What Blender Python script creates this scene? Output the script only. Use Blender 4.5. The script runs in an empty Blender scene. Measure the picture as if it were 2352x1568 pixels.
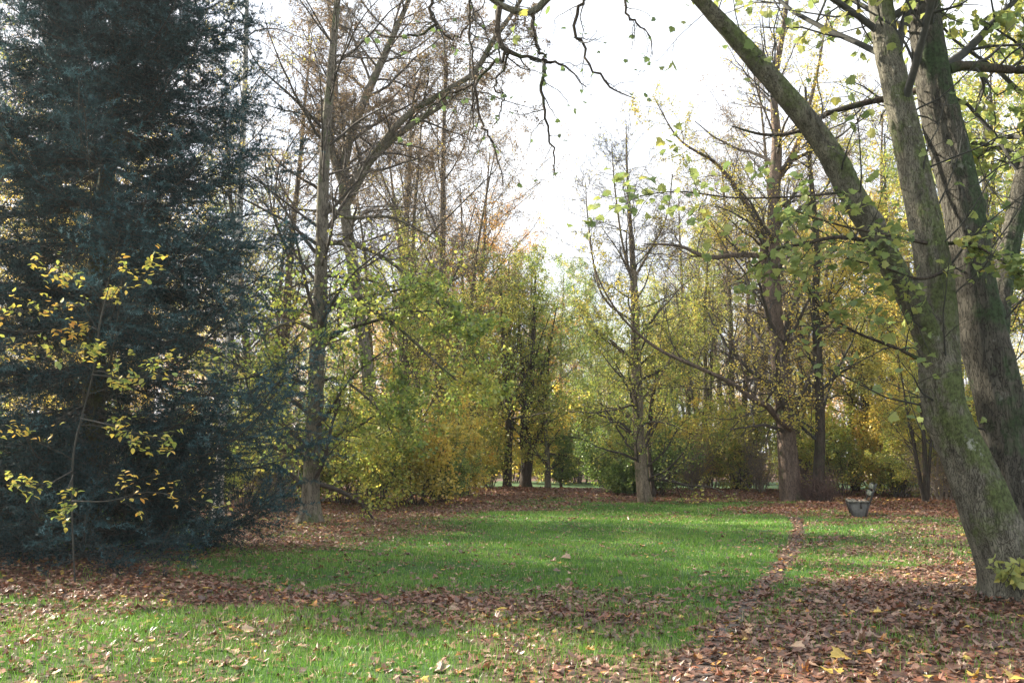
import bpy, math
import numpy as np
from mathutils import Vector, Matrix

sc = bpy.context.scene
COL = sc.collection
rad = math.radians

# ------------------------------------------------------------------ camera
EYE = 1.6
FOC = 32.0
VW, VH = 2352.0, 1568.0              # measuring units of the photograph
FV = VW * FOC / 36.0
PITCH = math.atan(267 / FV)
cam = bpy.data.objects.new('camera', bpy.data.cameras.new('camera'))
COL.objects.link(cam)
cam.data.lens = FOC
cam.data.sensor_width = 36.0
cam.data.clip_end = 2000
cam.data.clip_start = 0.05
cam.location = (0, 0, EYE)
cam.rotation_euler = (math.pi / 2 + PITCH, 0, 0)
sc.camera = cam

# ------------------------------------------------------------------ light
SUN_AZ = rad(-64)                     # left of the view direction
SUN_EL = rad(33)
w = bpy.data.worlds.new("World")
sc.world = w
w.use_nodes = True
nt = w.node_tree
for n in list(nt.nodes):
    nt.nodes.remove(n)
out = nt.nodes.new('ShaderNodeOutputWorld')
bg = nt.nodes.new('ShaderNodeBackground')
sky = nt.nodes.new('ShaderNodeTexSky')
sky.sky_type = 'NISHITA'
sky.sun_disc = False
sky.sun_elevation = SUN_EL
sky.sun_rotation = SUN_AZ
sky.air_density = 1.0
sky.dust_density = 2.0
tc = nt.nodes.new('ShaderNodeTexCoord')
mp = nt.nodes.new('ShaderNodeMapping')
mp.inputs['Scale'].default_value = (1.5, 1.5, 4.0)
nz = nt.nodes.new('ShaderNodeTexNoise')
nz.inputs['Scale'].default_value = 1.6
nz.inputs['Detail'].default_value = 7
nz.inputs['Roughness'].default_value = 0.6
mr = nt.nodes.new('ShaderNodeMapRange')
mr.inputs[1].default_value = 0.36
mr.inputs[2].default_value = 0.56
mr.inputs[3].default_value = 0.45
mr.inputs[4].default_value = 1.0
mx = nt.nodes.new('ShaderNodeMix')
mx.data_type = 'RGBA'
nt.links.new(tc.outputs['Generated'], mp.inputs['Vector'])
nt.links.new(mp.outputs[0], nz.inputs['Vector'])
nt.links.new(nz.outputs['Fac'], mr.inputs[0])
nt.links.new(mr.outputs[0], mx.inputs['Factor'])
nt.links.new(sky.outputs[0], mx.inputs['A'])
mx.inputs['B'].default_value = (4.6, 4.75, 5.0, 1)     # thin bright cloud
nt.links.new(mx.outputs['Result'], bg.inputs['Color'])
bg.inputs['Strength'].default_value = 0.10
nt.links.new(bg.outputs[0], out.inputs['Surface'])

sl = bpy.data.lights.new('sun', 'SUN')
sl.energy = 5.0
sl.angle = rad(0.6)
sl.color = (1.0, 0.90, 0.74)
sun = bpy.data.objects.new('sun', sl)
COL.objects.link(sun)
sd = Vector((math.sin(SUN_AZ) * math.cos(SUN_EL), math.cos(SUN_AZ) * math.cos(SUN_EL), math.sin(SUN_EL)))
sun.rotation_euler = sd.to_track_quat('Z', 'Y').to_euler()
sun.location = (-20, 10, 40)

sc.view_settings.view_transform = 'Standard'
sc.view_settings.look = 'None'
sc.view_settings.exposure = 1.8
sc.view_settings.gamma = 1
sc.render.engine = 'CYCLES'
cy = sc.cycles
cy.max_bounces = 6
cy.diffuse_bounces = 3
cy.glossy_bounces = 2
cy.transmission_bounces = 3
cy.transparent_max_bounces = 4
cy.volume_bounces = 0
cy.sample_clamp_indirect = 6
cy.use_denoising = True

HAZE = .0004
sc.cycles.volume_max_steps = 16

# ------------------------------------------------------------------ maths
rng = np.random.default_rng(11)


def ray(vx, vy):
    x, y = (vx - VW / 2) / FV, (VH / 2 - vy) / FV
    c, s = math.cos(PITCH), math.sin(PITCH)
    return np.array([x, c - y * s, s + y * c])


def P(vx, vy, Y):
    d = ray(vx, vy)
    return np.array([0, 0, EYE]) + d * (Y / d[1])


def G(vx, vy):
    d = ray(vx, vy)
    return (np.array([0, 0, EYE]) + d * (-EYE / d[2]))[:2]


def vnoise(x, y, seed=0, scale=1.0):
    """smooth value noise in 2d, -1..1"""
    x = np.asarray(x, float) / scale
    y = np.asarray(y, float) / scale
    xi, yi = np.floor(x).astype(np.int64), np.floor(y).astype(np.int64)
    xf, yf = x - xi, y - yi
    u, v = xf * xf * (3 - 2 * xf), yf * yf * (3 - 2 * yf)

    def h(a, b):
        n = (a * 374761393 + b * 668265263 + seed * 1442695041) & 0x7fffffff
        n = ((n ^ (n >> 13)) * 1274126177) & 0x7fffffff
        return ((n ^ (n >> 16)) & 0xffff) / 32767.5 - 1
    return (h(xi, yi) * (1 - u) + h(xi + 1, yi) * u) * (1 - v) + (h(xi, yi + 1) * (1 - u) + h(xi + 1, yi + 1) * u) * v


def H(x, y):
    x = np.asarray(x, float); y = np.asarray(y, float)
    h = 0.05 * vnoise(x, y, 3, 5.0) + 0.02 * vnoise(x, y, 5, 1.3)
    h = h + 0.16 * np.exp(-(((x + 6.9) / 3.2) ** 2 + ((y - 14.6) / 2.2) ** 2))      # needle mound
    h = h + 0.12 * np.exp(-(((x - 5.9) / 1.5) ** 2 + ((y - 10.6) / 1.3) ** 2))
    h = h + 0.25 * np.exp(-(((x - 2) / 14) ** 2 + ((y - 40) / 4.0) ** 2))
    d = np.hypot(x, y)
    return h * np.clip((d - 1) / 5, 0, 1)


def norm(v):
    return v / np.maximum(np.linalg.norm(v, axis=-1, keepdims=True), 1e-9)


# ------------------------------------------------------------------ mesh helpers
class Geo:
    """collects vertices and faces of mixed size"""
    def __init__(self):
        self.v, self.f, self.r, self.m, self.n = [], [], [], [], 0

    def add(self, v, f, rnd=0.0, mat=0):
        v = np.asarray(v, np.float32).reshape(-1, 3)
        self.v.append(v)
        self.f.append(np.asarray(f, np.int64) + self.n)
        self.r.append(np.broadcast_to(np.asarray(rnd, np.float32), (len(v),)))
        self.m.append(np.full(len(f), mat, np.int32))
        self.n += len(v)
        return self

    def merge(self, g, rot=0.0, scale=1.0, off=(0, 0, 0), mat=0):
        c, s = math.cos(rot), math.sin(rot)
        R = np.array([[c, -s, 0], [s, c, 0], [0, 0, 1]])
        for v, f, r in zip(g.v, g.f, g.r):
            pass
        base = self.n
        for v, f, r in zip(g.v, g.f, g.r):
            vv = (v @ R.T) * scale + np.array(off)
            self.v.append(vv.astype(np.float32))
            self.f.append(f + base)
            self.r.append(r)
            self.m.append(np.full(len(f), mat, np.int32))
            self.n += len(v)
        return self

    def mesh(self, name, mats, smooth=True):
        me = bpy.data.meshes.new(name)
        v = np.concatenate(self.v)
        me.vertices.add(len(v))
        me.vertices.foreach_set('co', v.ravel())
        tot = np.concatenate([np.full(len(f), f.shape[1], np.int32) for f in self.f])
        li = np.concatenate([f.ravel() for f in self.f]).astype(np.int32)
        me.loops.add(len(li))
        me.loops.foreach_set('vertex_index', li)
        me.polygons.add(len(tot))
        st = np.concatenate([[0], np.cumsum(tot)[:-1]]).astype(np.int32)
        me.polygons.foreach_set('loop_start', st)
        me.polygons.foreach_set('material_index', np.concatenate(self.m))
        me.polygons.foreach_set('use_smooth', np.full(len(tot), smooth, bool))
        a = me.attributes.new('rnd', 'FLOAT', 'POINT')
        a.data.foreach_set('value', np.concatenate(self.r).astype(np.float32))
        me.update()
        for m in (mats if isinstance(mats, (list, tuple)) else [mats]):
            me.materials.append(m)
        return me


def obj(name, geo, mats, parent=None, smooth=True):
    me = geo.mesh(name, mats, smooth) if isinstance(geo, Geo) else geo
    o = bpy.data.objects.new(name, me)
    COL.objects.link(o)
    if parent:
        o.parent = parent
    return o


def tag(o, label=None, cat=None, group=None, kind=None):
    for k, v in (('label', label), ('category', cat), ('group', group), ('kind', kind)):
        if v:
            o[k] = v
    return o


def thing(name, loc, label, cat, group=None):
    o = bpy.data.objects.new(name, None)
    COL.objects.link(o)
    o.location = loc
    o.empty_display_size = 0.3
    return tag(o, label, cat, group)


def dup(root, loc, rz, s, label, group=None):
    r = root.copy(); COL.objects.link(r)
    r.location = loc; r.rotation_euler = (0, 0, rz)
    r.scale = s if isinstance(s, (tuple, list)) else (s, s, s)
    r['label'] = label
    if group:
        r['group'] = group
    elif 'group' in r:
        del r['group']
    for ch in list(root.children):
        c = ch.copy(); COL.objects.link(c); c.parent = r
        for g in ch.children:
            d = g.copy(); COL.objects.link(d); d.parent = c
    return r


def tubes(g, pts, rr, sides=4, rnd=0.0, cap=True):
    """pts (N,k,3), rr (N,k)"""
    N, k, _ = pts.shape
    if N == 0:
        return
    t = np.empty_like(pts)
    t[:, 1:-1] = pts[:, 2:] - pts[:, :-2]
    t[:, 0] = pts[:, 1] - pts[:, 0]
    t[:, -1] = pts[:, -1] - pts[:, -2]
    t = norm(t)
    main = norm(pts[:, -1] - pts[:, 0])
    ref = np.where(np.abs(main[:, 2:3]) > 0.7, np.array([[1.0, 0.2, 0]]), np.array([[0.1, 0, 1.0]]))
    u = norm(np.cross(t, ref[:, None, :]))
    v = np.cross(t, u)
    a = np.arange(sides) * 2 * math.pi / sides
    ring = u[:, :, None, :] * np.cos(a)[:, None] + v[:, :, None, :] * np.sin(a)[:, None]
    V = pts[:, :, None, :] + ring * rr[:, :, None, None]
    idx = np.arange(N * k * sides).reshape(N, k, sides)
    A = idx[:, :-1, :]; B = np.roll(A, -1, 2); D = idx[:, 1:, :]; C = np.roll(D, -1, 2)
    F = np.stack([A, B, C, D], -1).reshape(-1, 4)
    g.add(V.reshape(-1, 3), F, rnd)


def crom(pts, rr, k):
    """smooth resample of a hand-set path"""
    pts = np.asarray(pts, float); rr = np.asarray(rr, float)
    q = np.column_stack([pts, rr])
    q = np.vstack([2 * q[0] - q[1], q, 2 * q[-1] - q[-2]])
    n = len(pts) - 1
    o = []
    for s in np.linspace(0, n - 1e-6, k):
        i = int(s); t = s - i
        p0, p1, p2, p3 = q[i:i + 4]
        o.append(0.5 * ((2 * p1) + (-p0 + p2) * t + (2 * p0 - 5 * p1 + 4 * p2 - p3) * t * t + (-p0 + 3 * p1 - 3 * p2 + p3) * t ** 3))
    o = np.array(o)
    return o[:, :3], np.maximum(o[:, 3], 0.002)


def trunk_tube(g, pts, rr, sides=22, seed=0, rough=0.05, flare=0.0, rnd=0.0, ridges=0.0):
    """a thick stem with ribs, lumps and a root flare"""
    r_ = np.random.default_rng(seed)
    k = len(pts)
    t = np.gradient(pts, axis=0); t = norm(t)
    ref = np.array([1.0, 0.05, 0.02])
    u = norm(np.cross(t, np.cross(ref, t)))
    v = np.cross(t, u)
    a = np.arange(sides) * 2 * math.pi / sides
    L = np.concatenate([[0], np.cumsum(np.linalg.norm(np.diff(pts, axis=0), axis=1))])
    R = np.ones((k, sides))
    for m, am in ((2, .5), (3, .7), (5, .5), (8, .35), (11, .25)):
        ph = r_.uniform(0, 6.28); tw = r_.uniform(-.5, .5)
        R += rough * am * np.sin(m * a[None, :] + ph + tw * L[:, None] + 0.8 * np.sin(L[:, None] * r_.uniform(1, 3)))
    for _ in range(int(L[-1] * 1.2)):
        l0, a0, s0 = r_.uniform(0.3, L[-1]), r_.uniform(0, 6.28), r_.uniform(.05, .16)
        da = np.angle(np.exp(1j * (a[None, :] - a0)))
        R += r_.uniform(.04, .16) * np.exp(-((L[:, None] - l0) / s0) ** 2 - (da / .5) ** 2)
    if flare:
        fl = np.exp(-L / 0.35)[:, None]
        R += fl * flare * (0.55 + 0.45 * np.sin(5 * a[None, :] + r_.uniform(0, 6)) + .25 * np.sin(3 * a[None, :] + 1))
    if ridges:
        A2, L2_ = np.meshgrid(a, L)
        A2 = A2 + .25 * vnoise(A2 * 3, L2_ * 1.2, seed + 3, 1.0)
        rd = -np.abs(vnoise(A2 * 7, L2_ * 2.6, seed, 1.0)) - .7 * np.abs(vnoise(A2 * 15, L2_ * 6, seed + 1, 1.0)) + .5 * vnoise(A2 * 24, L2_ * 16, seed + 2, 1.0)
        wr = .9 * vnoise(A2 * .6, L2_ * 7, seed + 5, 1.0)
        R += (ridges * (rd + .35 + .4 * wr)) * np.minimum(1, .16 / rr[:, None]) * (.5 + .5 * np.clip(vnoise(A2, L2_, seed + 6, .8) + .6, 0, 1))
    V = pts[:, None, :] + (u[:, None, :] * np.cos(a)[None, :, None] + v[:, None, :] * np.sin(a)[None, :, None]) * (rr[:, None] * R)[..., None]
    idx = np.arange(k * sides).reshape(k, sides)
    A = idx[:-1]; B = np.roll(A, -1, 1); D = idx[1:]; C = np.roll(D, -1, 1)
    g.add(V.reshape(-1, 3), np.stack([A, B, C, D], -1).reshape(-1, 4), rnd)


def grow(S, D, L, R, k, wander, trop, taper, r_):
    N = len(S)
    pts = np.zeros((N, k, 3)); pts[:, 0] = S
    d = norm(D)
    st = (L / (k - 1))[:, None]
    for i in range(1, k):
        d = norm(d + wander * r_.normal(size=(N, 3)) + np.array([0, 0, trop]))
        pts[:, i] = pts[:, i - 1] + d * st
    rr = R[:, None] * (1 - np.linspace(0, 1, k)[None, :] * (1 - taper))
    return pts, rr


def spawn(pts, rr, n, t0, t1, ang, sd, lf, rf, r_, up=0.0, fall=0.5, rmin=0.003, flat=0.0):
    """children of each polyline -> start, dir, length, radius"""
    N, k, _ = pts.shape
    t = (np.arange(n)[None, :] + r_.uniform(0, 1, (N, n))) / n
    t = t0 + (t1 - t0) * t
    x = t * (k - 1)
    i = np.minimum(x.astype(int), k - 2); f = (x - i)[..., None]
    row = np.arange(N)[:, None]
    a, b = pts[row, i], pts[row, i + 1]
    S = a * (1 - f) + b * f
    T = norm(b - a)
    ra = rr[row, i] * (1 - f[..., 0]) + rr[row, i + 1] * f[..., 0]
    q = r_.normal(size=S.shape)
    q[..., 2] = q[..., 2] * (1 - flat) + up
    q = q - (q * T).sum(-1, keepdims=True) * T
    q = norm(q)
    an = np.radians(r_.normal(ang, sd, (N, n)))[..., None]
    D = T * np.cos(an) + q * np.sin(an)
    plen = np.linalg.norm(np.diff(pts, axis=1), axis=2).sum(1)[:, None]
    L = plen * lf * (1 - fall * (t - t0) / max(t1 - t0, 1e-6)) * r_.uniform(.6, 1.25, (N, n))
    R = np.maximum(np.minimum(ra * rf * r_.uniform(.7, 1.1, (N, n)), ra * .8), rmin)
    return S.reshape(-1, 3), D.reshape(-1, 3), L.ravel(), R.ravel()


# leaf templates -----------------------------------------------------------
def fan(o, c):
    v = np.array([c] + o, float)
    v = np.column_stack([v, np.zeros(len(v))]) if v.shape[1] == 2 else v
    n = len(o)
    f = np.array([[0, 1 + i, 1 + (i + 1) % n] for i in range(n)])
    return v, f


half = [(.07, .0), (.28, -.06), (.33, .05), (.54, .12), (.48, .26), (.62, .50), (.42, .52), (.33, .57), (.26, .78), (.13, .80)]
MAPLE = fan([(0, -.02)] + half + [(0, 1.02)] + [(-x, y) for x, y in half[::-1]], (0, .32))
half2 = [(.25, .0), (.5, .15), (.42, .32), (.5, .6), (.26, .68)]
MAPLE_LO = fan([(0, 0)] + half2 + [(0, 1)] + [(-x, y) for x, y in half2[::-1]], (0, .35))
OVATE = (np.array([(0, 0, 0), (.24, .18, .05), (.33, .45, .07), (.2, .75, .05), (0, 1.05, -.03), (-.2, .75, .05), (-.33, .45, .07), (-.24, .18, .05), (0, .5, -.02)], float),
         np.array([[8, i, (i + 1) % 8] for i in range(8)]))
DIAMOND = (np.array([(0, 0, 0), (.36, .5, .1), (0, 1, 0), (-.36, .5, .1)], float), np.array([[0, 1, 2], [0, 2, 3]]))
TWO = (np.array([(0, 0, 0), (.42, .3, .1), (.25, .8, .0), (-.2, .95, -.1), (-.42, .4, .1)], float), np.array([[0, 1, 2], [0, 2, 3], [0, 3, 4]]))


def put(g, tpl, pos, Y, Z, size, rnd, curl=None, curl2=None):
    """instances of a template: Y tip direction, Z normal"""
    v, f = tpl
    N = len(pos)
    if N == 0:
        return
    Y = norm(Y); X = norm(np.cross(Y, Z)); Z = np.cross(X, Y)
    z = np.broadcast_to(v[:, 2], (N, len(v))).copy()
    if curl is not None:
        z = z + curl[:, None] * (v[:, 0] ** 2)[None] * 1.6
    if curl2 is not None:
        z = z + curl2[:, None] * ((v[:, 1] - .4) ** 2)[None] * 1.2
    W = pos[:, None, :] + size[:, None, None] * (v[None, :, 0, None] * X[:, None] + v[None, :, 1, None] * Y[:, None] + z[..., None] * Z[:, None])
    F = (f[None] + (np.arange(N) * len(v))[:, None, None]).reshape(-1, 3)
    g.add(W.reshape(-1, 3), F, np.repeat(rnd, len(v)))


def leaves_on(g, tpl, pts, per, size, r_, rlo=0, rhi=1, droop=.5, spread=.04, t0=.2, clump=1.0, keep=None, flatn=.3):
    """leaves along the given twigs"""
    N, k, _ = pts.shape
    t = r_.uniform(t0, 1, (N, per)) * (k - 1)
    i = np.minimum(t.astype(int), k - 2); f = (t - i)[..., None]
    row = np.arange(N)[:, None]
    p = (pts[row, i] * (1 - f) + pts[row, i + 1] * f).reshape(-1, 3)
    p = p + r_.normal(size=p.shape) * spread
    if keep is not None:
        m = keep(p)
        p = p[m]
    n = len(p)
    Yd = r_.normal(size=(n, 3)); Yd[:, 2] = Yd[:, 2] * .5 - droop
    Z = r_.normal(size=(n, 3)) * (1 - flatn); Z[:, 2] += flatn * 2
    c = .5 + .5 * vnoise(p[:, 0] + p[:, 2] * .7, p[:, 1] + p[:, 2] * .6, 7, clump)
    rn = rlo + (rhi - rlo) * np.clip(.5 * c + .5 * r_.uniform(0, 1, n) + r_.normal(size=n) * .08, 0, 1)
    s = size * r_.uniform(.6, 1.2, n)
    put(g, tpl, p, Yd, Z, s, rn, r_.normal(size=n) * .35, r_.normal(size=n) * .3)
    return n


# ------------------------------------------------------------------ materials
def ramp_node(nt, stops):
    r = nt.nodes.new('ShaderNodeValToRGB')
    e = r.color_ramp.elements
    while len(e) < len(stops):
        e.new(0.5)
    for i, (p, c) in enumerate(stops):
        e[i].position = p
        e[i].color = (*c, 1)
    return r


def leafmat(name, stops, trans=.5, gloss=.08, rough=.5, noise=0.0):
    m = bpy.data.materials.new(name); m.use_nodes = True
    nt = m.node_tree
    for n in list(nt.nodes):
        nt.nodes.remove(n)
    o = nt.nodes.new('ShaderNodeOutputMaterial')
    at = nt.nodes.new('ShaderNodeAttribute'); at.attribute_name = 'rnd'
    r = ramp_node(nt, stops)
    nt.links.new(at.outputs['Fac'], r.inputs[0])
    col = r.outputs[0]
    if noise:
        nz = nt.nodes.new('ShaderNodeTexNoise'); nz.inputs['Scale'].default_value = noise; nz.inputs['Detail'].default_value = 4
        tcn = nt.nodes.new('ShaderNodeTexCoord'); nt.links.new(tcn.outputs['Object'], nz.inputs['Vector'])
        mr_ = nt.nodes.new('ShaderNodeMapRange'); mr_.inputs[1].default_value = .3; mr_.inputs[2].default_value = .7
        mr_.inputs[3].default_value = .6; mr_.inputs[4].default_value = 1.3
        nt.links.new(nz.outputs['Fac'], mr_.inputs[0])
        vm = nt.nodes.new('ShaderNodeVectorMath'); vm.operation = 'SCALE'
        nt.links.new(col, vm.inputs[0]); nt.links.new(mr_.outputs[0], vm.inputs['Scale'])
        col = vm.outputs[0]
    d = nt.nodes.new('ShaderNodeBsdfDiffuse'); t = nt.nodes.new('ShaderNodeBsdfTranslucent'); gl = nt.nodes.new('ShaderNodeBsdfGlossy')
    gl.inputs['Roughness'].default_value = rough
    m1 = nt.nodes.new('ShaderNodeMixShader'); m1.inputs[0].default_value = trans
    m2 = nt.nodes.new('ShaderNodeMixShader'); m2.inputs[0].default_value = gloss
    nt.links.new(col, d.inputs[0]); nt.links.new(col, t.inputs[0])
    gl.inputs['Color'].default_value = (.6, .6, .6, 1)
    nt.links.new(d.outputs[0], m1.inputs[1]); nt.links.new(t.outputs[0], m1.inputs[2])
    nt.links.new(m1.outputs[0], m2.inputs[1]); nt.links.new(gl.outputs[0], m2.inputs[2])
    nt.links.new(m2.outputs[0], o.inputs[0])
    return m


def bark(name, c1, c2, moss=0.0, mosscol=(.10, .15, .04), scale=6.0, stretch=.25, bump=.5, mossdir=None, white=0.0):
    m = bpy.data.materials.new(name); m.use_nodes = True
    nt = m.node_tree
    b = nt.nodes['Principled BSDF']
    b.inputs['Roughness'].default_value = .9
    b.inputs['Specular IOR Level'].default_value = .2
    tc = nt.nodes.new('ShaderNodeTexCoord')
    mp = nt.nodes.new('ShaderNodeMapping'); mp.inputs['Scale'].default_value = (1, 1, stretch)
    nt.links.new(tc.outputs['Object'], mp.inputs[0])
    n1 = nt.nodes.new('ShaderNodeTexNoise'); n1.inputs['Scale'].default_value = scale; n1.inputs['Detail'].default_value = 8; n1.inputs['Roughness'].default_value = .7
    nt.links.new(mp.outputs[0], n1.inputs['Vector'])
    vo = nt.nodes.new('ShaderNodeTexVoronoi'); vo.feature = 'DISTANCE_TO_EDGE'; vo.inputs['Scale'].default_value = scale * 2.2
    n0 = nt.nodes.new('ShaderNodeTexNoise'); n0.inputs['Scale'].default_value = scale * 1.5; n0.inputs['Detail'].default_value = 3
    nt.links.new(mp.outputs[0], n0.inputs['Vector'])
    ad = nt.nodes.new('ShaderNodeMix'); ad.data_type = 'RGBA'; ad.inputs['Factor'].default_value = .25
    nt.links.new(mp.outputs[0], ad.inputs['A']); nt.links.new(n0.outputs['Color'], ad.inputs['B'])
    nt.links.new(ad.outputs['Result'], vo.inputs['Vector'])
    r1 = ramp_node(nt, [(.28, c1), (.50, tuple((a + b_) / 2 for a, b_ in zip(c1, c2))), (.72, c2)])
    nt.links.new(n1.outputs['Fac'], r1.inputs[0])
    crk = nt.nodes.new('ShaderNodeMapRange'); crk.inputs[1].default_value = 0; crk.inputs[2].default_value = .09
    crk.inputs[3].default_value = .35; crk.inputs[4].default_value = 1
    nt.links.new(vo.outputs['Distance'], crk.inputs[0])
    vm = nt.nodes.new('ShaderNodeVectorMath'); vm.operation = 'SCALE'
    nt.links.new(r1.outputs[0], vm.inputs[0]); nt.links.new(crk.outputs[0], vm.inputs['Scale'])
    col = vm.outputs[0]
    if moss:
        n2 = nt.nodes.new('ShaderNodeTexNoise'); n2.inputs['Scale'].default_value = 1.8; n2.inputs['Detail'].default_value = 9; n2.inputs['Roughness'].default_value = .68
        nt.links.new(tc.outputs['Object'], n2.inputs['Vector'])
        mm = nt.nodes.new('ShaderNodeMapRange'); mm.inputs[1].default_value = .60 - .18 * moss; mm.inputs[2].default_value = .66 - .08 * moss
        mm.inputs[3].default_value = 0; mm.inputs[4].default_value = .85
        fac = n2.outputs['Fac']
        if mossdir:
            ge = nt.nodes.new('ShaderNodeNewGeometry')
            dt = nt.nodes.new('ShaderNodeVectorMath'); dt.operation = 'DOT_PRODUCT'; dt.inputs[1].default_value = mossdir
            nt.links.new(ge.outputs['Normal'], dt.inputs[0])
            ma = nt.nodes.new('ShaderNodeMath'); ma.operation = 'MULTIPLY_ADD'; ma.inputs[1].default_value = .14
            nt.links.new(dt.outputs['Value'], ma.inputs[0]); nt.links.new(fac, ma.inputs[2]); fac = ma.outputs[0]
        nt.links.new(fac, mm.inputs[0])
        n3 = nt.nodes.new('ShaderNodeTexNoise'); n3.inputs['Scale'].default_value = 25; n3.inputs['Detail'].default_value = 5
        nt.links.new(tc.outputs['Object'], n3.inputs['Vector'])
        mc = ramp_node(nt, [(.35, tuple(.45 * x for x in mosscol)), (.6, mosscol)])
        nt.links.new(n3.outputs['Fac'], mc.inputs[0])
        mxx = nt.nodes.new('ShaderNodeMix'); mxx.data_type = 'RGBA'
        nt.links.new(mm.outputs[0], mxx.inputs['Factor']); nt.links.new(col, mxx.inputs['A']); nt.links.new(mc.outputs[0], mxx.inputs['B'])
        col = mxx.outputs['Result']
    if white:
        n4 = nt.nodes.new('ShaderNodeTexNoise'); n4.inputs['Scale'].default_value = 3.2; n4.inputs['Detail'].default_value = 8; n4.inputs['Roughness'].default_value = .75
        m4 = nt.nodes.new('ShaderNodeMapping'); m4.inputs['Location'].default_value = (5, 3, 1); nt.links.new(tc.outputs['Object'], m4.inputs[0]); nt.links.new(m4.outputs[0], n4.inputs['Vector'])
        wr = nt.nodes.new('ShaderNodeMapRange'); wr.inputs[1].default_value = .62; wr.inputs[2].default_value = .68; wr.inputs[4].default_value = white
        nt.links.new(n4.outputs['Fac'], wr.inputs[0])
        mw = nt.nodes.new('ShaderNodeMix'); mw.data_type = 'RGBA'; mw.inputs['B'].default_value = (.42, .43, .38, 1)
        nt.links.new(wr.outputs[0], mw.inputs['Factor']); nt.links.new(col, mw.inputs['A']); col = mw.outputs['Result']
    nt.links.new(col, b.inputs['Base Color'])
    bp = nt.nodes.new('ShaderNodeBump'); bp.inputs['Strength'].default_value = bump; bp.inputs['Distance'].default_value = .03
    sm = nt.nodes.new('ShaderNodeMath'); sm.operation = 'MULTIPLY_ADD'; sm.inputs[1].default_value = .5
    nt.links.new(crk.outputs[0], sm.inputs[0]); nt.links.new(n1.outputs['Fac'], sm.inputs[2])
    nt.links.new(sm.outputs[0], bp.inputs['Height']); nt.links.new(bp.outputs[0], b.inputs['Normal'])
    return m


def plain(name, c1, c2, scale=20, rough=.85, bump=.2, stretch=(1, 1, 1)):
    m = bpy.data.materials.new(name); m.use_nodes = True
    nt = m.node_tree; b = nt.nodes['Principled BSDF']; b.inputs['Roughness'].default_value = rough
    tc = nt.nodes.new('ShaderNodeTexCoord'); mp = nt.nodes.new('ShaderNodeMapping'); mp.inputs['Scale'].default_value = stretch
    n = nt.nodes.new('ShaderNodeTexNoise'); n.inputs['Scale'].default_value = scale; n.inputs['Detail'].default_value = 7; n.inputs['Roughness'].default_value = .65
    nt.links.new(tc.outputs['Object'], mp.inputs[0]); nt.links.new(mp.outputs[0], n.inputs['Vector'])
    r = ramp_node(nt, [(.3, c1), (.7, c2)]); nt.links.new(n.outputs['Fac'], r.inputs[0]); nt.links.new(r.outputs[0], b.inputs['Base Color'])
    bp = nt.nodes.new('ShaderNodeBump'); bp.inputs['Strength'].default_value = bump; bp.inputs['Distance'].default_value = .01
    nt.links.new(n.outputs['Fac'], bp.inputs['Height']); nt.links.new(bp.outputs[0], b.inputs['Normal'])
    return m


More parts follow.
